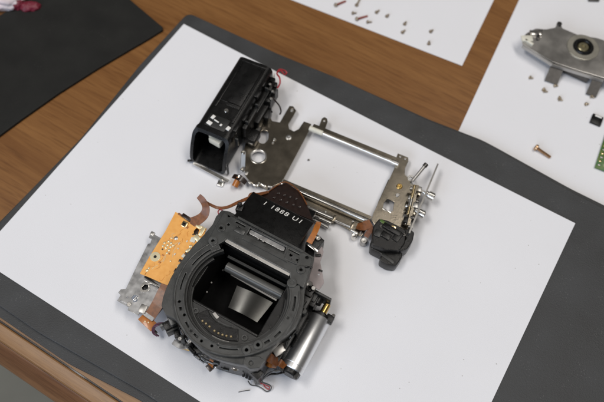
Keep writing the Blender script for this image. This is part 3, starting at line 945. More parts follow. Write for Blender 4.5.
MB().box(F.p3(184.5, 224.5, zb + 0.5), (3.4, 3.6, 1.2), 4, 0.2).build('connector_frame', M['gold'], pcb)
MB().box(F.p3(184.0, 224.5, zb + 1.15), (2.0, 2.2, 0.5), 4, 0.1).build('black_chip', M['black'], pcb)
MB().box(F.p3(186.5, 217.6, zb + 0.6), (6.5, 2.4, 1.4), -6, 0.2).build('dark_connector', M['darkflex'], pcb)
MB().box(F.p3(180, 214.5, zb + 0.3), (2.6, 1.2, 0.8), -6, 0.2).build('dark_connector', M['flex'], pcb)
# white, gold and brown parts along the board's right edge
for u, v, sx, sy, sz, rz, mm in ((199, 226.8, 3.8, 2.2, 1.2, -6, 'pad'), (202, 231.5, 2.2, 6.0, 0.8, 4, 'pad'), (197.2, 238.2, 4.4, 3.0, 1.0, -20, 'pad'), (193, 240, 3, 3, 0.8, 10, 'cream'), (188, 250.5, 1.6, 3.2, 0.8, -25, 'pad'), (183.5, 256, 1.8, 2.0, 1.0, -10, 'cream'), (180.5, 261, 2.0, 1.6, 1.0, 0, 'darkflex'),
                                 (178.8, 266, 1.6, 1.6, 0.9, -10, 'pad'), (175.8, 270.5, 1.6, 2.2, 1.0, 0, 'darkflex'), (174.3, 275.5, 1.6, 1.6, 0.8, 10, 'pad'), (172.3, 279.5, 2.2, 1.4, 0.9, 0, 'darkflex'), (186.0, 253.5, 1.3, 1.3, 0.9, 0, 'darkflex'), (190.6, 246.5, 1.8, 1.5, 0.9, 30, 'pad')):
    MB().box(F.p3(u, v, zb + 0.25), (sx, sy, sz), rz, 0.2).build('edge_component', M[mm], pcb)
rb = random.Random(5)
bx0, bx1, by0, by1 = -58.0, -45.0, -7.0, 26.0
for k in range(22):
    x, y = rb.uniform(bx0, bx1), rb.uniform(by0, by1)
    if math.hypot(x - c[0], y - c[1]) < 4:
        continue
    ln = rb.uniform(2.5, 8)
    pts = [(x, y, zb + 0.03), (x + rb.choice((0, 1.2, -1.2)), y - ln * 0.5, zb + 0.03), (x + rb.choice((0, 1.6, -1.6)), max(by0 - 2, y - ln), zb + 0.03)]
    MB().ribbon(pts, 0.22, 0.1, sub=3).build('copper_trace', M[('pcb_trace', 'pcb_trace', 'pad')[k % 3]], pcb)
for k in range(16):
    x, y = rb.uniform(bx0, bx1 + 1), rb.uniform(by0, by1)
    if math.hypot(x - c[0], y - c[1]) < 3.6:
        continue
    MB().box((x, y, zb + 0.2), (rb.uniform(0.7, 1.5), rb.uniform(0.5, 0.9), 0.5), rb.choice((4, 94)), 0.08).build('small_component', M[rb.choice(['pad', 'darkflex', 'cream', 'orangeflex'])], pcb)
MB().box((*at(196.3, 231.8, zb - 2), zb - 2.2), (4.5, 6, 0.6), 0, 0.1).build('board_liner', M['darkflex'], pcb)
# brown flexible strip down from the board
MB().ribbon([F.p3(168.5, 284, 14.2), F.p3(163, 294, 13.4), F.p3(156.5, 306, 11.6), F.p3(149.5, 317, 9.5)], [7.6, 7.4, 6.8, 6.6], 0.35).build('brown_flex_strip', M['flex'], box)
MB().box(F.p3(148, 322, 8.3), (10.5, 5.5, 0.7), -12, 0.15).build('flex_end', M['orangeflex'], box)
MB().box(F.p3(150, 326.0, 8.0), (12, 1.4, 0.9), -16, 0.2).build('flex_stiffener', M['darkflex'], box)
for u, v in ((145, 321.5), (148.5, 322.5)):
    MB().cyl(F.p3(u, v, 8.6), F.p3(u, v, 9.0), 0.5, n=10).build('solder_pad', M['pad'], box)
# curled brown flexible strip standing above the board, and the cable to the cover
MB().ribbon([F.p3(190, 223, 15), F.p3(198, 220, 17), F.p3(204, 215, 19), F.p3(206, 208, 22), F.p3(203, 201, 25), F.p3(198.5, 196, 26)], [6, 6, 5.4, 4.6, 4.2, 3.2], 0.3,
            side=(1, 0.35, 0.25)).build('curled_flex_strip', M['flex'], box)
MB().ribbon([F.p3(203, 199.5, 25), F.p3(210, 204.5, 22), F.p3(219, 208, 20), F.p3(228, 207, 21), F.p3(238, 202.5, 24), F.p3(250, 197.5, 28)], [0.9, 1.6, 1.8, 1.8, 1.9, 2.0], 0.6).build('brown_cable', M['flex'], box)
MB().tube([F.p3(220, 216, 30), F.p3(218, 212, 28), F.p3(220, 209.5, 26), F.p3(223, 211, 30)], 0.35, n=6).build('red_wire', M['red'], box)
MB().ribbon([F.p3(249.5, 198, 28.2), F.p3(251.5, 194.5, 28.4), F.p3(258, 194.5, 28.4), F.p3(268, 192, 23.5)], [2, 2.4, 2.2, 1.6], 0.6).build('flex_fold', M['flex'], box)


# ------------------------------------------------------------------ chassis with battery box
G = Frame(150.0, 160.0, 6.7)
cha = thing('camera_chassis', G, 'bare metal camera chassis frame with black battery box and empty window', 'camera part')
ZC = 5.0


def gp(u, v, z=ZC):
    return G.p(u, v, z)


left = G.poly([(289.5, 106), (293, 106.2), (296, 110.5), (293, 116), (288, 124), (289, 129), (294, 131.5), (299, 129), (304, 121.5), (311, 124), (309.5, 129), (306, 136), (283.5, 178.5), (280, 183),
               (271, 186.5), (262, 184.5), (256, 186.5), (250, 181), (246, 176), (243, 160), (244, 150), (248, 135), (258, 112), (268, 113), (272, 121), (280, 122.5), (285, 114)], ZC)
lh = [rounded(G.poly([(258, 139), (262, 129), (269, 131), (268.5, 140), (264, 144), (259, 143)], ZC), 2.2), circle(*gp(258.3, 156.3), 4.9, 26), circle(*gp(292.3, 109), 0.8, 10)]
main = plate('side_plate', cha, left, lh, ZC - 0.9, ZC, M['steel'], 0.15)
c = gp(258.3, 156.3)
plate('hole_collar', main, circle(*c, 5.4, 28), [circle(*c, 4.7, 26)], ZC - 2.2, ZC + 0.35, M['bright'], 0.15)
for u, v, r, mm in ((274.5, 139.5, 1.1, 'bright'), (273, 143, 0.8, 'satin'), (288.7, 137.5, 2.0, 'satin'), (292, 110.5, 1.1, 'satin')):
    screw_head('rivet', main, (*gp(u, v), ZC), r, M[mm], 0.6)
# turned-down legs that carry the plate
for u, v, sx, sy in ((284, 160, 1.0, 14), (262, 184, 8, 1.0), (306, 127, 1.0, 4), (291, 112, 2, 1.0)):
    MB().box((*gp(u, v), (ZC - 0.9) / 2), (sx, sy, ZC - 0.9), 0, 0.15).build('plate_leg', M['steel'], main)
for u, v, sx, sy, rz, mm in ((249.5, 182, 2.6, 1.6, -30, 'satin'), (255.5, 184.5, 3.4, 1.5, 8, 'bright'), (263, 184.5, 4.2, 1.2, -10, 'bright'), (270, 186.2, 3.0, 1.2, 10, 'satin'), (246.5, 173, 1.8, 2.6, 0, 'satin')):
    p = Vector((*gp(u, v, 5.4), 4.6))
    MB().box(p, (sx, sy, 1.8), rz, 0.35).build('silver_tab', M[mm], cha)
screw_head('rivet', cha, (*gp(259, 183.6, 5), 5.0), 1.1, M['bright'], 0.6)

# top bar: dark strip with a bright rod, sleeves at the ends
a, b = Vector((*gp(313, 126.5, 7), 7)), Vector((*gp(396.5, 160.5, 7), 7))
MB().ribbon([a, b], 2.6, 3.0).build('top_bar', M['steel'], cha)
d = (b - a).normalized()
off = Vector((-d.y, d.x, 0)) * -2.1 + Vector((0, 0, 0.2))
MB().cyl(a + off + d * 8, b + off - d * 2, 1.15, n=18).build('top_rod', M['bright'], cha)
MB().cyl(a + off - d * 1.5, a + off + d * 8, 1.7, n=18).build('rod_sleeve', M['cream'], cha)
MB().cyl(b + off - d * 2, b + off + d * 2.2, 1.7, n=18).build('rod_sleeve', M['bright'], cha)
t = G.poly([(322, 118.5), (324.5, 117), (327, 118.5), (327.5, 121.5), (324.5, 130), (318.5, 128)], 7)
plate('bar_tab', cha, rounded(t, 0.5), [circle(*gp(324.3, 120.8, 7), 0.75, 10)], 6.2, 7.0, M['steel'], 0.12)
MB().box((*gp(322, 127, 5), 3.2), (3.5, 1.0, 6.2), 0, 0.1).build('bar_tab', M['steel'], cha)

# bottom rails
def rail(nm, u0, v0, u1, v1, z, w, h, mm, r=None):
    a, b = Vector((*gp(u0, v0, z), z - h / 2)), Vector((*gp(u1, v1, z), z - h / 2))
    mb = MB()
    if r:
        mb.cyl(a, b, r, n=18)
    else:
        mb.ribbon([a, b], w, h)
    return mb.build(nm, M[mm], cha)


rail('bottom_rail', 283, 180.5, 371, 217.8, 6.4, 2.2, 6.0, 'steel')
rail('bottom_rod', 280, 182.3, 369.5, 220.8, 7.4, 0, 2.4, 'bright', 1.25)
rail('bottom_strip', 281, 185.3, 367, 223.0, 6.2, 1.2, 1.0, 'steel')
rail('bottom_rod', 285, 187.4, 365.5, 222.2, 5.8, 0, 1.6, 'bright', 0.6)
web = G.poly([(283, 188.5), (364, 223.5), (366, 230), (361, 236), (352, 231), (333.5, 220.5), (330, 224), (312, 216), (300, 206)], ZC - 1.4)
plate('lower_web', cha, web, [], ZC - 2.2, ZC - 1.4, M['steel'], 0.12)
rail('guide_rod', 306, 206.0, 333, 217.6, 6.4, 0, 2.4, 'bright', 1.3)
rail('guide_rod', 308, 212.2, 331.5, 222.6, 5.4, 0, 2.0, 'bright', 1.05)
rail('guide_rod', 312, 218.2, 328.5, 227.0, 4.4, 0, 2.0, 'satin', 1.0)
rail('lower_rod', 335, 219.8, 351, 226.6, 5.0, 0, 1.6, 'bright', 0.8)
rail('lower_rod', 351, 229.5, 358, 233.0, 5.0, 0, 2.0, 'bright', 1.2)
MB().box((*gp(334, 218.5, 5), 3.5), (1.2, 4.2, 5), 0, 0.2).build('rod_bracket', M['steel'], cha)
MB().box((*gp(352, 225.5, 5), 3.5), (1.2, 5.0, 4), 0, 0.2).build('rod_bracket', M['steel'], cha)
for u, v, r, mm in ((354.5, 235, 1.8, 'bright'), (364, 240.2, 2.2, 'satin'), (361, 232, 1.2, 'bright'), (325.8, 211.5, 0.9, 'bright'), (353, 221.5, 0.9, 'satin')):
    p = Vector((*gp(u, v, 5.5), 5.5))
    MB().lathe(p - Vector((0, 0, 5)), p, [(0, 0), (r, 0), (r, 3.8), (r * 0.75, 4.6), (r * 0.3, 4.6), (0, 4.3)], 16).build('silver_stud', M[mm], cha)
MB().ribbon([G.p3(357, 226, 6), G.p3(364, 226, 8.5), G.p3(371, 223, 9)], [4, 6, 5], 0.4).build('copper_flex', M['flex'], cha)
MB().ribbon([G.p3(366, 237, 5), G.p3(369, 232, 7.5), G.p3(373, 228, 9.5)], [3, 3.4, 3], 0.4).build('copper_flex', M['flex'], cha)

# right plate
right = G.poly([(396.5, 157.5), (398, 153.5), (408, 157.5), (408.2, 161), (405, 168), (404.5, 174.5), (409, 178.5), (414, 186), (416, 194), (415, 206), (409, 222), (405, 236), (392, 232), (376, 226), (371.5, 219.5),
                (373.5, 213.5), (394.5, 168.5)], ZC + 1.0)
ZR = ZC + 1.0
rh = [rounded(G.poly([(383.5, 203), (387.5, 198.2), (394.5, 201.5), (393, 211), (389, 213), (382.5, 209)], ZR), 0.8), circle(*gp(400.3, 156.6, ZR), 0.8, 10), circle(*gp(405.3, 158.7, ZR), 0.8, 10)]
rp = plate('side_plate', cha, right, rh, ZR - 0.9, ZR, M['steel'], 0.15)
for u, v, sx, sy in ((384, 191, 1.0, 18), (402, 160, 6, 1.0), (409, 200, 1.0, 12), (390, 226, 10, 1.0)):
    MB().box((*gp(u, v), (ZR - 0.9) / 2), (sx, sy, ZR - 0.9), 0, 0.15).build('plate_leg', M['steel'], rp)
c = gp(388.5, 206, ZR)
MB().box((c[0] + 0.2, c[1] - 3.4, ZR - 0.9), (6, 0.8, 2.4), -6, 0.2).build('hole_flange', M['bright'], rp)
screw_head('brass_screw', rp, (*gp(399.5, 186.5, ZR), ZR), 1.9, M['brass'], 0.8)
screw_head('rivet', rp, (*gp(397.6, 195.2, ZR), ZR), 1.3, M['satin'], 0.6)
screw_head('rivet', rp, (*gp(405, 216, ZR), ZR), 1.3, M['satin'], 0.6)
p = Vector((*gp(411, 177.5, ZR + 1), ZR + 1))
plate('loop_lug', rp, circle(p.x, p.y, 2.0, 18), [circle(p.x, p.y, 1.2, 14)], ZR - 0.8, ZR + 0.4, M['satin'], 0.15)
# upright side mechanism: wall, gold levers, posts, thin blade, pin
w0, w1 = Vector((*gp(416.5, 188, 8), 6.5)), Vector((*gp(407.5, 228, 8), 6.5))
mech = MB().ribbon([w0, w1], 1.8, 11).build('upright_wall', M['steel'], cha)
for s0, z, ln, mm, r in ((0.05, 13, 9, 'gold', 0.9), (0.30, 11.5, 8, 'bright', 1.2), (0.55, 12, 6, 'gold', 0.8), (0.18, 9.5, 12, 'brass', 0.7), (0.62, 9, 10, 'bright', 0.9)):
    p = w0.lerp(w1, s0)
    dd = (w1 - w0).normalized()
    MB().cyl(Vector((p.x - 1.8, p.y, z)), Vector((p.x - 1.8, p.y, z)) + dd * ln, r, n=12).build('mechanism_rod', M[mm], mech)
for u, v, sx, sy, sz, z in ((412.5, 189, 3.4, 2, 3, 11), (410.5, 199, 3, 3, 4, 10), (408.5, 210, 3.2, 2.4, 4, 10), (406, 221, 3.4, 4, 4, 9)):
    MB().box((*gp(u, v, z), z), (sx, sy, sz), 8, 0.3).build('mechanism_block', M['satin' if v < 205 else 'black'], mech)
for k in range(7):
    p = w0.lerp(w1, 0.04 + 0.15 * k)
    MB().box(Vector((p.x + 1.6, p.y, 7.5 + 2.2 * (k % 2))), (3.2, 3.6 - (k % 3) * 0.8, 6.0), 8, 0.4).build('mechanism_block', M[('satin', 'steel', 'darkscrew')[k % 3]], mech)
bl0, bl1 = Vector((*gp(437.5, 165, 9), 9)), Vector((*gp(408.5, 235, 13), 13))
MB().ribbon([bl0, bl0.lerp(bl1, 0.5), bl1], [3.2, 4.6, 5.0], 1.0, side=(0, 0, 1)).build('thin_blade', M['satin'], mech)
for u, v, z in ((429.5, 195, 9), (420, 212.5, 9)):
    q0 = Vector((*gp(u - 4.5, v - 2.0, z), z))
    q1 = Vector((*gp(u + 4.0, v + 2.2, z), z))
    MB().lathe(q0, q1, [(0, -6.5), (1.0, -6.5), (1.0, 0), (2.0, 0), (2.0, 2.2), (2.7, 2.4), (2.7, 6.0), (2.3, 6.4), (1.3, 6.4), (1.1, 5.6), (0, 5.6)], 20).build('turned_post', M['bright'], mech)
MB().cyl(G.p3(412.5, 181, 8), G.p3(425.5, 165, 12), 1.0, 1.1, n=14).build('dark_pin', M['satin'], mech)
MB().cyl(G.p3(424.2, 166.6, 11.7), G.p3(426.6, 163.8, 12.3), 1.5, n=14).build('pin_head', M['darkscrew'], mech)

# black connector housing at the lower right
ca = G.poly([(374, 227), (379.5, 219.5), (387, 221), (400, 227.5), (405.5, 231), (404, 243), (398.5, 250), (386, 249), (373, 244)], 14)
con = plate('connector_housing', cha, rounded(ca, 1.0), [], 6.2, 14.0, M['black'], 0.6)
cb = G.poly([(372, 240), (392, 244), (402, 249), (401, 257), (395.5, 265), (388, 264), (381, 260), (382.5, 253.5), (371.5, 248)], 9)
plate('housing_foot', con, rounded(cb, 1.2), [], 0.05, 9.0, M['black'], 0.7)
cc = G.poly([(403, 229.5), (409, 230), (413.5, 232.5), (412, 240), (407, 248), (400.5, 250.5), (398, 246.5), (404, 243), (407.5, 237.5)], 13)
plate('housing_hook', con, rounded(cc, 0.8), [], 3.0, 13.0, M['black'], 0.6)
for u, v, z, sx, sy, sz, rz, mm in ((392, 229, 15.2, 12, 3.4, 2.4, -10, 'black'), (386, 235, 15, 6, 4, 2.6, -10, 'black'), (398, 236, 14.8, 4.2, 7, 2.4, -16, 'black'), (378, 233, 14.8, 4, 4.6, 2.2, 0, 'body2'),
                                    (377, 243, 11.5, 5, 3, 3, 12, 'body2'), (390, 246, 12.5, 9, 2.6, 4, -10, 'black'), (383, 241, 13.8, 3, 2.2, 2, 20, 'body')):
    MB().box((*gp(u, v, z), z - sz / 2), (sx, sy, sz), rz, 0.4).build('housing_block', M[mm], con)
MB().box((*gp(388, 258.5, 9), 8.9), (9, 2.4, 1.2), -16, 0.3).build('housing_block', M['body2'], con)
MB().box((*gp(384, 222.5, 14.5), 14.2), (5, 1.8, 0.8), -12, 0.2).build('green_board_edge', M['green'], con)
MB().box((*gp(394, 226.5, 14.5), 14.2), (3, 1.4, 0.8), -12, 0.2).build('gold_contact', M['gold'], con)
for u, v in ((381, 226.5), (404, 235)):
    screw_head('screw', con, (*gp(u, v, 14), 13.6 if v < 239 else 13.2), 1.1, M['darkscrew'], 0.8)

# battery box: open-ended hollow case with rounded corners
zb0, zb1 = 2.4, 28.0
nl, nr = gp(190.5, 137, 26), gp(226, 158, 24)
X0 = -84.0
X1 = X0 + 24.0
Y0 = -19.0
YB = -30.0
Y1 = gp(241, 56, 28)[1]


def shell_section(x0, x1, z0, z1, r, n=6):
    q = []
    pts = rounded([(x0, z0), (x1, z0), (x1, z1), (x0, z1)], r, n)
    for i, a in enumerate(pts):
        b = pts[(i + 1) % len(pts)]
        k = 5 if abs(a[1] - b[1]) > 8 else 1
        q += [(a[0] + (b[0] - a[0]) * j / k, a[1] + (b[1] - a[1]) * j / k) for j in range(k)]
    return q


def mouth_y(z):
    """the mouth leans: its lower lip reaches further out than its upper one"""
    t = min(1.0, max(0.0, (z - zb0) / (zb1 - zb0)))
    return YB + (Y0 - YB) * (0.25 * t + 0.75 * t ** 2.2)


def hollow(name, m, parent, so, si, d0, y1, closed=True, cap=True):
    """so, si: outer and inner sections (x, z); open towards -y"""
    bm = bmesh.new()
    n = len(so)
    vo0 = [bm.verts.new((x, mouth_y(z) + d0, z)) for x, z in so]
    vo1 = [bm.verts.new((x, y1 if cap else mouth_y(z) + y1, z)) for x, z in so]
    vi0 = [bm.verts.new((x, mouth_y(z) + d0, z)) for x, z in si]
    vi1 = [bm.verts.new((x, y1 - 1.5 if cap else mouth_y(z) + y1, z)) for x, z in si]
    for i in range(n):
        j = (i + 1) % n
        bm.faces.new((vo0[i], vo0[j], vo1[j], vo1[i]))
        bm.faces.new((vi0[i], vi1[i], vi1[j], vi0[j]))
        bm.faces.new((vo0[i], vi0[i], vi0[j], vo0[j]))
    if cap:
        bm.faces.new(vo1)
        bm.faces.new(vi1[::-1])
    else:
        for i in range(n):
            j = (i + 1) % n
            bm.faces.new((vo1[i], vo1[j], vi1[j], vi1[i]))
    mb = MB()
    mb.bm.free()
    mb.bm = bm
    return mb.build(name, m, parent)


bat = hollow('battery_box', M['black'], cha, shell_section(X0, X1, zb0, zb1, 4.5), shell_section(X0 + 1.3, X1 - 1.3, zb0 + 1.2, zb1 - 1.3, 3.6), 0.0, Y1)
XC = (X0 + X1) / 2
hollow('mouth_rim', M['black'], bat, shell_section(X0 - 0.5, X1 + 0.5, zb0 + 0.2, zb1 + 0.5, 4.8), shell_section(X0 + 1.6, X1 - 1.6, zb0 + 1.4, zb1 - 1.6, 3.4), -0.6, 2.6, cap=False)
# raised ribs and panels on the top and the right side
MB().box((X0 + 4.6, (Y0 + Y1) / 2 + 7, zb1 + 0.1), (1.2, Y1 - Y0 - 22, 0.9), 0, 0.3).build('top_rib', M['black'], bat)
MB().box((X1 - 4.2, (Y0 + Y1) / 2 + 4, zb1 + 0.2), (1.4, Y1 - Y0 - 14, 1.2), 0, 0.3).build('top_rib', M['black'], bat)
MB().box((X1 - 9.5, Y1 - 21, zb1 + 0.1), (9, 34, 0.7), 0, 0.3).build('top_panel', M['black'], bat)
MB().box((X1 + 1.6, (Y0 + Y1) / 2 + 6, 15), (3.4, Y1 - Y0 - 16, 14), 0, 0.8).build('side_channel', M['black'], bat)
MB().box((X1 + 3.4, (Y0 + Y1) / 2 + 12, 20.5), (0.8, Y1 - Y0 - 34, 1.2), 0, 0.2).build('side_rail', M['body2'], bat)
MB().box((X1 + 3.6, Y1 - 19, 10), (5.0, 30, 9), 0, 0.8).build('side_channel', M['black'], bat)
# white bits painting glints off tape edges, latch, round pin near the mouth
for u, v, sx, sy, sz in ((209.5, 122.8, 3.4, 2.6, 0.9), (213.2, 117.0, 2.2, 2.8, 0.9), (216.5, 121.0, 3.6, 0.9, 0.8), (228.3, 128.5, 2.4, 2.8, 0.9), (221, 125.0, 1.4, 1.6, 0.7)):
    MB().box((*gp(u, v, zb1 + 0.3), zb1 + 0.25), (sx, sy, sz), -12, 0.25).build('white_glint', M['white'], bat)
MB().box((*gp(217.5, 122.5, zb1), zb1 - 0.1), (13.5, 9.0, 0.6), 0, 0.2).build('tab_recess', M['body2'], bat)
for k in range(5):
    MB().box((X1 - 1.2 + 0.7 * (k % 2), Y0 + 10 + 9.5 * k, zb1 - 2.6 - 1.2 * (k % 3)), (3.0, 6.0 - (k % 3), 3.6), 0, 0.5).build('side_rib', M['black'], bat)
for k in range(4):
    MB().box((X1 + 2.2, Y0 + 4 + 14 * k, 21.5), (2.2, 1.2, 7.5), 0, 0.3).build('side_rib', M['body2'], bat)
MB().box((X0 + 12, Y0 + 24, zb1 + 0.05), (14, 1.0, 0.8), 0, 0.25).build('top_rib', M['black'], bat)
MB().box((X0 + 12, Y1 - 2.2, zb1 + 0.05), (17, 1.6, 0.9), 0, 0.3).build('top_rib', M['black'], bat)
c = gp(226.3, 110.3, zb1 + 0.7)
MB().cyl((*c, zb1 - 0.1), (*c, zb1 + 0.8), 1.4, n=18).build('silver_pin', M['bright'], bat)
lt = gp(214.5, 142.5, 20)
MB().box((lt[0], -18.5, 19.0), (8.5, 5.0, 5.5), -8, 0.9).build('cream_latch', M['cream'], bat)
MB().box((lt[0] - 3.6, -17.0, 22.5), (3.5, 4.0, 3.5), 20, 0.7).build('cream_latch', M['cream'], bat)
# silver sill and foot below the mouth
sl0, sl1 = G.p3(193.5, 163, 2.4), G.p3(228.5, 181.5, 2.4)
sill = MB().ribbon([sl0, sl1], 2.2, 0.8).build('silver_sill', M['bright'], bat)
MB().box(G.p3(220.5, 183.5, 1.0), (3.8, 4.0, 1.6), 6, 0.3).build('silver_foot', M['bright'], bat)
MB().box(G.p3(191, 160.5, 2.6), (4.5, 1.4, 1.0), 30, 0.2).build('hinge_ear', M['black'], bat)
MB().box((*gp(227.5, 168, 9), 8), (1.0, 1.4, 13), 0, 0.2).build('mouth_post', M['body2'], bat)
# silver posts, amber capacitor and flexible piece between box and plate
p = G.p3(236.5, 183.5, 3.0)
MB().cyl(p + Vector((0, -2.5, 0)), p + Vector((0.3, 3.2, 2.2)), 2.1, n=18).build('amber_capacitor', M['orangeflex'], cha)
MB().lathe(p + Vector((0.3, 3.2, 2.2)), p + Vector((0.5, 5.2, 3.0)), [(0, 0), (2.2, 0), (2.2, 1.4), (1.4, 1.8), (0, 1.8)], 18).build('capacitor_cap', M['bright'], cha)
q0, q1 = G.p3(243.0, 170, 5), G.p3(243.5, 152, 13)
MB().ribbon([q0, q1], 2.6, 1.0).build('silver_stay', M['satin'], cha)
for u, v, z in ((243.4, 152.5, 14), (242.5, 170.0, 7)):
    screw_head('screw', cha, G.p3(u, v, z), 1.5, M['bright'], 0.9)
MB().ribbon([G.p3(233, 176, 5), G.p3(240, 178, 7), G.p3(246, 183, 5)], [3, 4, 3], 0.5).build('dark_flex', M['darkflex'], cha)
MB().ribbon([G.p3(250, 144, 8), G.p3(256, 134, 9), G.p3(259, 127, 8.5)], [3, 3, 2.5], 0.5).build('silver_stay', M['satin'], cha)
MB().box((*gp(252, 134, 12), 8.5), (8, 9, 7), 0, 0.8).build('switch_block', M['black'], cha)
MB().box((*gp(265, 113, 10), 7), (7, 9, 9), 10, 0.8).build('switch_block', M['black'], cha)
# far end: black terminals, red and dark wires
e = G.p3(270, 84, 24)
for u, v, z, sx, sy, sz in ((269, 85, 22, 5, 8, 9), (273, 90, 20, 4, 5, 6), (267, 97, 18, 6, 7, 7), (275, 84, 20, 3, 4, 5)):
    MB().box((*gp(u, v, z), z - sz / 2), (sx, sy, sz), 15, 0.9).build('terminal_block', M['black'], cha)
for u, v, z in ((272.5, 91.5, 20.5), (270.0, 84.5, 22.5), (271, 99, 18.5)):
    screw_head('screw', cha, G.p3(u, v, z), 1.0, M['satin'], 0.7)
MB().tube([G.p3(277.5, 88, 18), G.p3(280, 83, 20), G.p3(279.5, 77.5, 21), G.p3(277, 73.5, 20), G.p3(279.5, 69.5, 19), G.p3(284.5, 70.5, 17), G.p3(287, 73, 16)], 0.55).build('red_wire', M['red'], cha)
MB().tube([G.p3(286.5, 73.2, 16), G.p3(284.5, 74.5, 17), G.p3(281, 70.6, 19), G.p3(278.4, 71.5, 20)], 0.5).build('red_wire', M['red'], cha)
MB().tube([G.p3(272, 97, 17), G.p3(275.5, 101, 15), G.p3(279.5, 106, 11), G.p3(281, 111.5, 7), G.p3(279.5, 114.5, 5.5)], 0.5).build('dark_wire', M['darkflex'], cha)
MB().tube([G.p3(271, 93, 19), G.p3(267.5, 100, 17), G.p3(269, 107, 13), G.p3(272, 112, 8)], 0.6).build('dark_wire', M['black'], cha)
MB().box((*gp(273, 80.5, 14), 14), (0.6, 7, 8), 10, 0.2).build('white_insulator', M['white'], cha)

# ------------------------------------------------------------------ silver cover plate on the far sheet
H = Frame(250.0, 325.0, 12.0)
ZSH = -4.85


def hp(u, v, z):
    return H.p(u, v, z)


cov = thing('metal_cover_plate', H, 'silver metal cover plate with a round black ringed socket and two dark legs', 'metal plate')
ZH = 5.0
hpts = H.poly([(522.5, 38), (527, 33), (536, 28.5), (546, 29.5), (556, 27.5), (557.3, 23), (560.5, 22.5), (562, 28.2), (570, 31.5), (579, 35.5), (597, 38), (615, 44), (640, 55), (632, 92), (604, 77.5), (580, 70.5), (553, 61.6), (537, 52.5), (523, 43.5)], ZH)
hc = hp(583.5, 46.5, ZH + 1)
top = plate('plate_body', cov, rounded(hpts, 1.0, 3), [circle(*hc, 4.3, 24)], ZH - 1.2, ZH, M['covermetal'], 0.25)
plate('pale_disc', top, circle(*hc, 11.0, 40), [circle(*hc, 7.0, 30)], ZH - 0.1, ZH + 0.6, M['creammetal'], 0.3)
MB().lathe((*hc, ZH - 1.0), (*hc, ZH + 5), [(4.2, 0), (7.2, 0), (7.2, 2.2), (6.7, 2.9), (5.0, 2.9), (4.4, 2.2), (4.2, 0)], 36).build('black_ring', M['black'], top)
MB().lathe((*hc, ZH - 1.4), (*hc, ZH + 5), [(0, 0), (4.4, 0), (4.4, 1.8), (3.4, 2.6), (1.6, 2.6), (1.3, 1.8), (0, 1.8)], 28).build('brass_hub', M['hubmetal'], top)
for nm, u0, v0, u1, v1, mm in (('front_wall', 523, 44.5, 553, 63.5, 'satin'), ('front_wall', 553, 63.5, 604, 79.5, 'satin')):
    a, b = H.p3(u0, v0, ZH), H.p3(u1, v1, ZH)
    MB().ribbon([a - Vector((0, 0, 1.6)), b - Vector((0, 0, 1.6))], 0.8, 2.6).build(nm, M[mm], top)
for u, v, sx, ln in ((558.5, 68, 9, 12), (598.5, 82, 7, 11)):
    a = H.p3(u, v - 4, ZH - 2.5)
    z_end = ZSH + 0.6
    b = Vector((a.x - 1.0, a.y - ln, z_end))
    MB().ribbon([a, b], sx, 1.6).build('dark_leg', M['darkscrew'], cov)
MB().box((*hp(575, 71, 0), -1.6), (22, 4, 5.5), -12, 0.5).build('under_rail', M['darkscrew'], cov)
MB().box((*hp(545, 52, 0), -1.6), (14, 5, 5.5), -24, 0.5).build('under_rail', M['satin'], cov)
MB().box((*hp(600, 50, 0), -1.6), (16, 10, 5.5), 0, 0.5).build('under_rail', M['darkscrew'], cov)
for u, v, sx, sy, sz, rz in ((527, 38.5, 8, 5, 1.4, 20), (533.5, 33, 6, 4, 2.0, 15), (529, 42, 7, 2.0, 1.4, -22), (540, 32.5, 3.5, 5, 1.6, 10)):
    MB().box((*hp(u, v, ZH + 0.6), ZH + 0.6), (sx, sy, sz), rz, 0.5).build('highlight_lump', M['cream' if u < 530 else 'bright'], top)  # pale lumps stand for the blown-out highlight on the plate's end
MB().box((*hp(538, 37, ZH + 0.6), ZH + 0.6), (2.0, 5.5, 1.8), 10, 0.4).build('dark_clip', M['darkscrew'], top)
MB().cyl((*hp(559, 24.5, ZH), ZH - 0.1), (*hp(559, 24.5, ZH), ZH + 1.4), 1.8, n=16).build('tab_rivet', M['darkscrew'], top)

# ------------------------------------------------------------------ loose screws and small parts
def loose_screw(u, v, rz, ln, r, label, group, m, upright=False, z=ZSH, mt=None, name='loose_screw'):
    fr = Frame(*unproject(u, v, z + 0.8)[:2], rz)
    o = thing(name, fr, label, 'screw', z, group)
    hd, rd = r * 0.8, r
    mb = MB()
    if upright:
        mb.lathe((0, 0, 0), (0, 0, 1), [(0, 0), (rd, 0), (rd, hd * 0.7), (rd * 0.75, hd), (0, hd)], 14)
        h = mb.build('screw_head', m, o)
        MB().lathe((0, 0, hd * 0.9), (0, 0, 9), [(0, 0), (r * 0.5, 0), (r * 0.5, ln), (r * 0.3, ln + 0.4), (0, ln + 0.4)], 12).build('shank', mt or m, o)
    else:
        tilt = math.asin(min(0.9, (rd - r * 0.5) / (ln + hd)))
        p0 = Vector((-ln / 2 - hd, 0, rd))
        d = Vector((math.cos(tilt), 0, -math.sin(tilt)))
        mb.lathe(p0, p0 + d, [(0, hd * 0.35), (rd * 0.35, hd * 0.3), (rd * 0.45, 0), (rd * 0.8, 0), (rd, hd * 0.3), (rd, hd), (0, hd)], 16)
        mb.build('screw_head', m, o)
        prof = [(0, hd * 0.9), (r * 0.5, hd * 0.9)]
        n = max(3, int(ln / 0.5))
        for i in range(n):
            y = hd + ln * i / n
            prof += [(r * 0.5, y), (r * 0.42, y + ln / n * 0.5)]
        prof += [(r * 0.25, hd + ln), (0, hd + ln)]
        MB().lathe(p0, p0 + d, prof, 12).build('shank', mt or m, o)
    return o


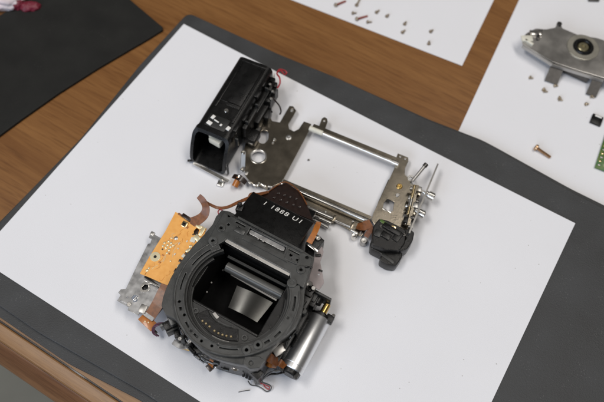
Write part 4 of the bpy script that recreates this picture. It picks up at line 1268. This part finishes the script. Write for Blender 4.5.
g1 = 'small tan screws on the sheet of loose screws'
l1 = 'tiny tan screw lying loose on the white sheet that holds only screws'
near_long = {0: 'tiny tan screw lying between the two long red shanked screws', 1: 'tiny tan screw lying just past the head of a long red shanked screw',
             2: 'tiny tan screw of the close pair lying nearest the long red screws', 3: 'tiny tan screw of the close pair lying nearest the long red screws'}
for i, (u, v, rz) in enumerate(((355, 13, 40), (370, 22, 35), (378, 11, 80), (388, 15, 85), (405.5, 22.5, 95), (404, 31, 80), (432, 30.5, 75), (429, 42, 110))):
    lab = near_long.get(i) or ('tiny tan screw of the pair lying nearest the corner of the screw sheet' if i > 5 else 'tiny tan screw of the middle pair on the screw sheet')
    loose_screw(u, v, rz, 2.6 + 0.3 * (i % 3), 1.25, lab, g1, M['loosed'])
g2 = 'long red tipped screws on the sheet of loose screws'
l2 = 'long screw with reddish shank lying on the white sheet that holds only screws'
for u, v, rz in ((341, 3, 62), (362.5, 17.5, 55)):
    loose_screw(u, v, rz, 8.5, 1.5, l2, g2, M['loosed'], mt=M['rustred'])
loose_screw(358.5, 1.5, 98, 7.5, 1.3, 'long plain grey screw beside the long red ones', None, M['loosed'])
g3 = 'small screws in front of the silver cover plate'
l3 = 'tiny brownish screw lying loose on white paper in front of silver cover plate'
for i, (u, v, rz) in enumerate(((532, 78, 20), (544, 88.5, 100), (546.5, 91.5, 15), (556.8, 85.8, 30), (559.5, 97, 110), (561.5, 100, 10), (593.3, 97.2, 10), (587.8, 104, 40))):
    lab = {0: 'tiny brownish screw on its own off the tapered end of the silver cover plate', 3: 'tiny brownish screw under the first dark leg of the silver cover plate',
           6: 'tiny brownish screw beside the square black chip', 7: 'tiny brownish screw beside the square black chip',
           1: 'tiny brownish screw touching another, off the first dark leg', 2: 'tiny brownish screw touching another, off the first dark leg'}.get(i, 'tiny brownish screw of the touching pair between the two dark legs')
    loose_screw(u, v, rz, 2.0, 1.25, lab, g3, M['looseg'])
loose_screw(543.5, 153.4, -12 + 180 + 185, 10.5, 2.2, 'long copper coloured screw alone on white paper near the mat', None, M['copper'], name='copper_screw')
fr = Frame(*unproject(596.5, 120, ZSH + 1)[:2], 4)
chip = thing('black_chip', fr, 'small square black chip with a pale stripe near the green board', 'chip', ZSH)
MB().box((0, 0, 0.9), (7.4, 7.8, 1.7), 0, 0.25).build('chip_body', M['black'], chip)
MB().box((0.3, 2.7, 1.85), (4.6, 1.3, 0.3), 0, 0.05).build('chip_stripe', M['white'], chip)
fr = Frame(*unproject(594.5, 167.5, ZSH + 1)[:2], 6)
gb = thing('green_circuit_board', fr, 'green circuit board at the edge of the white paper', 'circuit board', ZSH)
MB().box((20, 15, 1.2), (40, 30, 1.2), 0, 0.15).build('board', M['green'], gb)
MB().box((7, 9, 2.4), (5, 6, 1.4), 0, 0.3).build('board_chip', M['black'], gb)
for k in range(6):
    MB().box((2.0, 2.5 + 3.2 * k, 2.0), (1.8, 1.2, 0.7), 0, 0.1).build('board_pad', M['gold' if k % 2 else 'satin'], gb)
fr = Frame(*unproject(593.5, -1, ZSH + 1)[:2], 30)
kp = thing('dark_clip', fr, 'dark metal clip lying behind the silver cover plate', 'clip', ZSH)
MB().box((0, 0, 1.2), (8, 4, 2.4), 0, 0.5).box((3, 3, 0.8), (3, 4, 1.6), 0, 0.4).build('clip_body', M['darkscrew'], kp)
# crumb inside the chassis window
fr = Frame(*unproject(308.5, 160, 0.4)[:2], 30)
cr = MB().box((0, 0, 0.55), (1.3, 1.0, 0.9), 25, 0.25).build('crumb', M['darkscrew'])
cr.location = (fr.cx * S, fr.cy * S, ZO)
tag(cr, 'tiny dark crumb on the paper inside the chassis window', 'crumb')

# crumpled wrapper beyond the black sheet
W = Frame(*unproject(4, -2, ZT + 6)[:2], 35)
wr = thing('crumpled_wrapper', W, 'crumpled white wrapper with wine red print beyond the black sheet', 'wrapper', ZT)
rnd = random.Random(4)


def crumple(name, m, cx, cy, sx, sy, h, seed):
    rn = random.Random(seed)
    bm = bmesh.new()
    bmesh.ops.create_icosphere(bm, subdivisions=4, radius=1.0)
    ws = [(Vector((rn.uniform(-1, 1), rn.uniform(-1, 1), rn.uniform(-1, 1))).normalized(), rn.uniform(3, 9), rn.uniform(0, 6)) for _ in range(10)]
    for vv in bm.verts:
        d = vv.co.copy()
        k = 1 + sum(0.045 * abs(math.sin(w.dot(d) * fq + ph)) for w, fq, ph in ws) - 0.2
        vv.co = Vector((cx + d.x * sx * k, cy + d.y * sy * k, max(0.05, h * 0.45 + d.z * h * 0.55 * k)))
    mb = MB()
    mb.bm.free()
    mb.bm = bm
    return mb.build(name, m, wr, smooth=12)


crumple('wrapper_body', M['wrapper'], 0, 0, 13, 9, 12, 1)
crumple('red_printed_fold', M['wine'], 9, -4, 5, 4.5, 8, 2)
crumple('red_printed_fold', M['wine'], 18, -6, 7, 4, 6, 3)
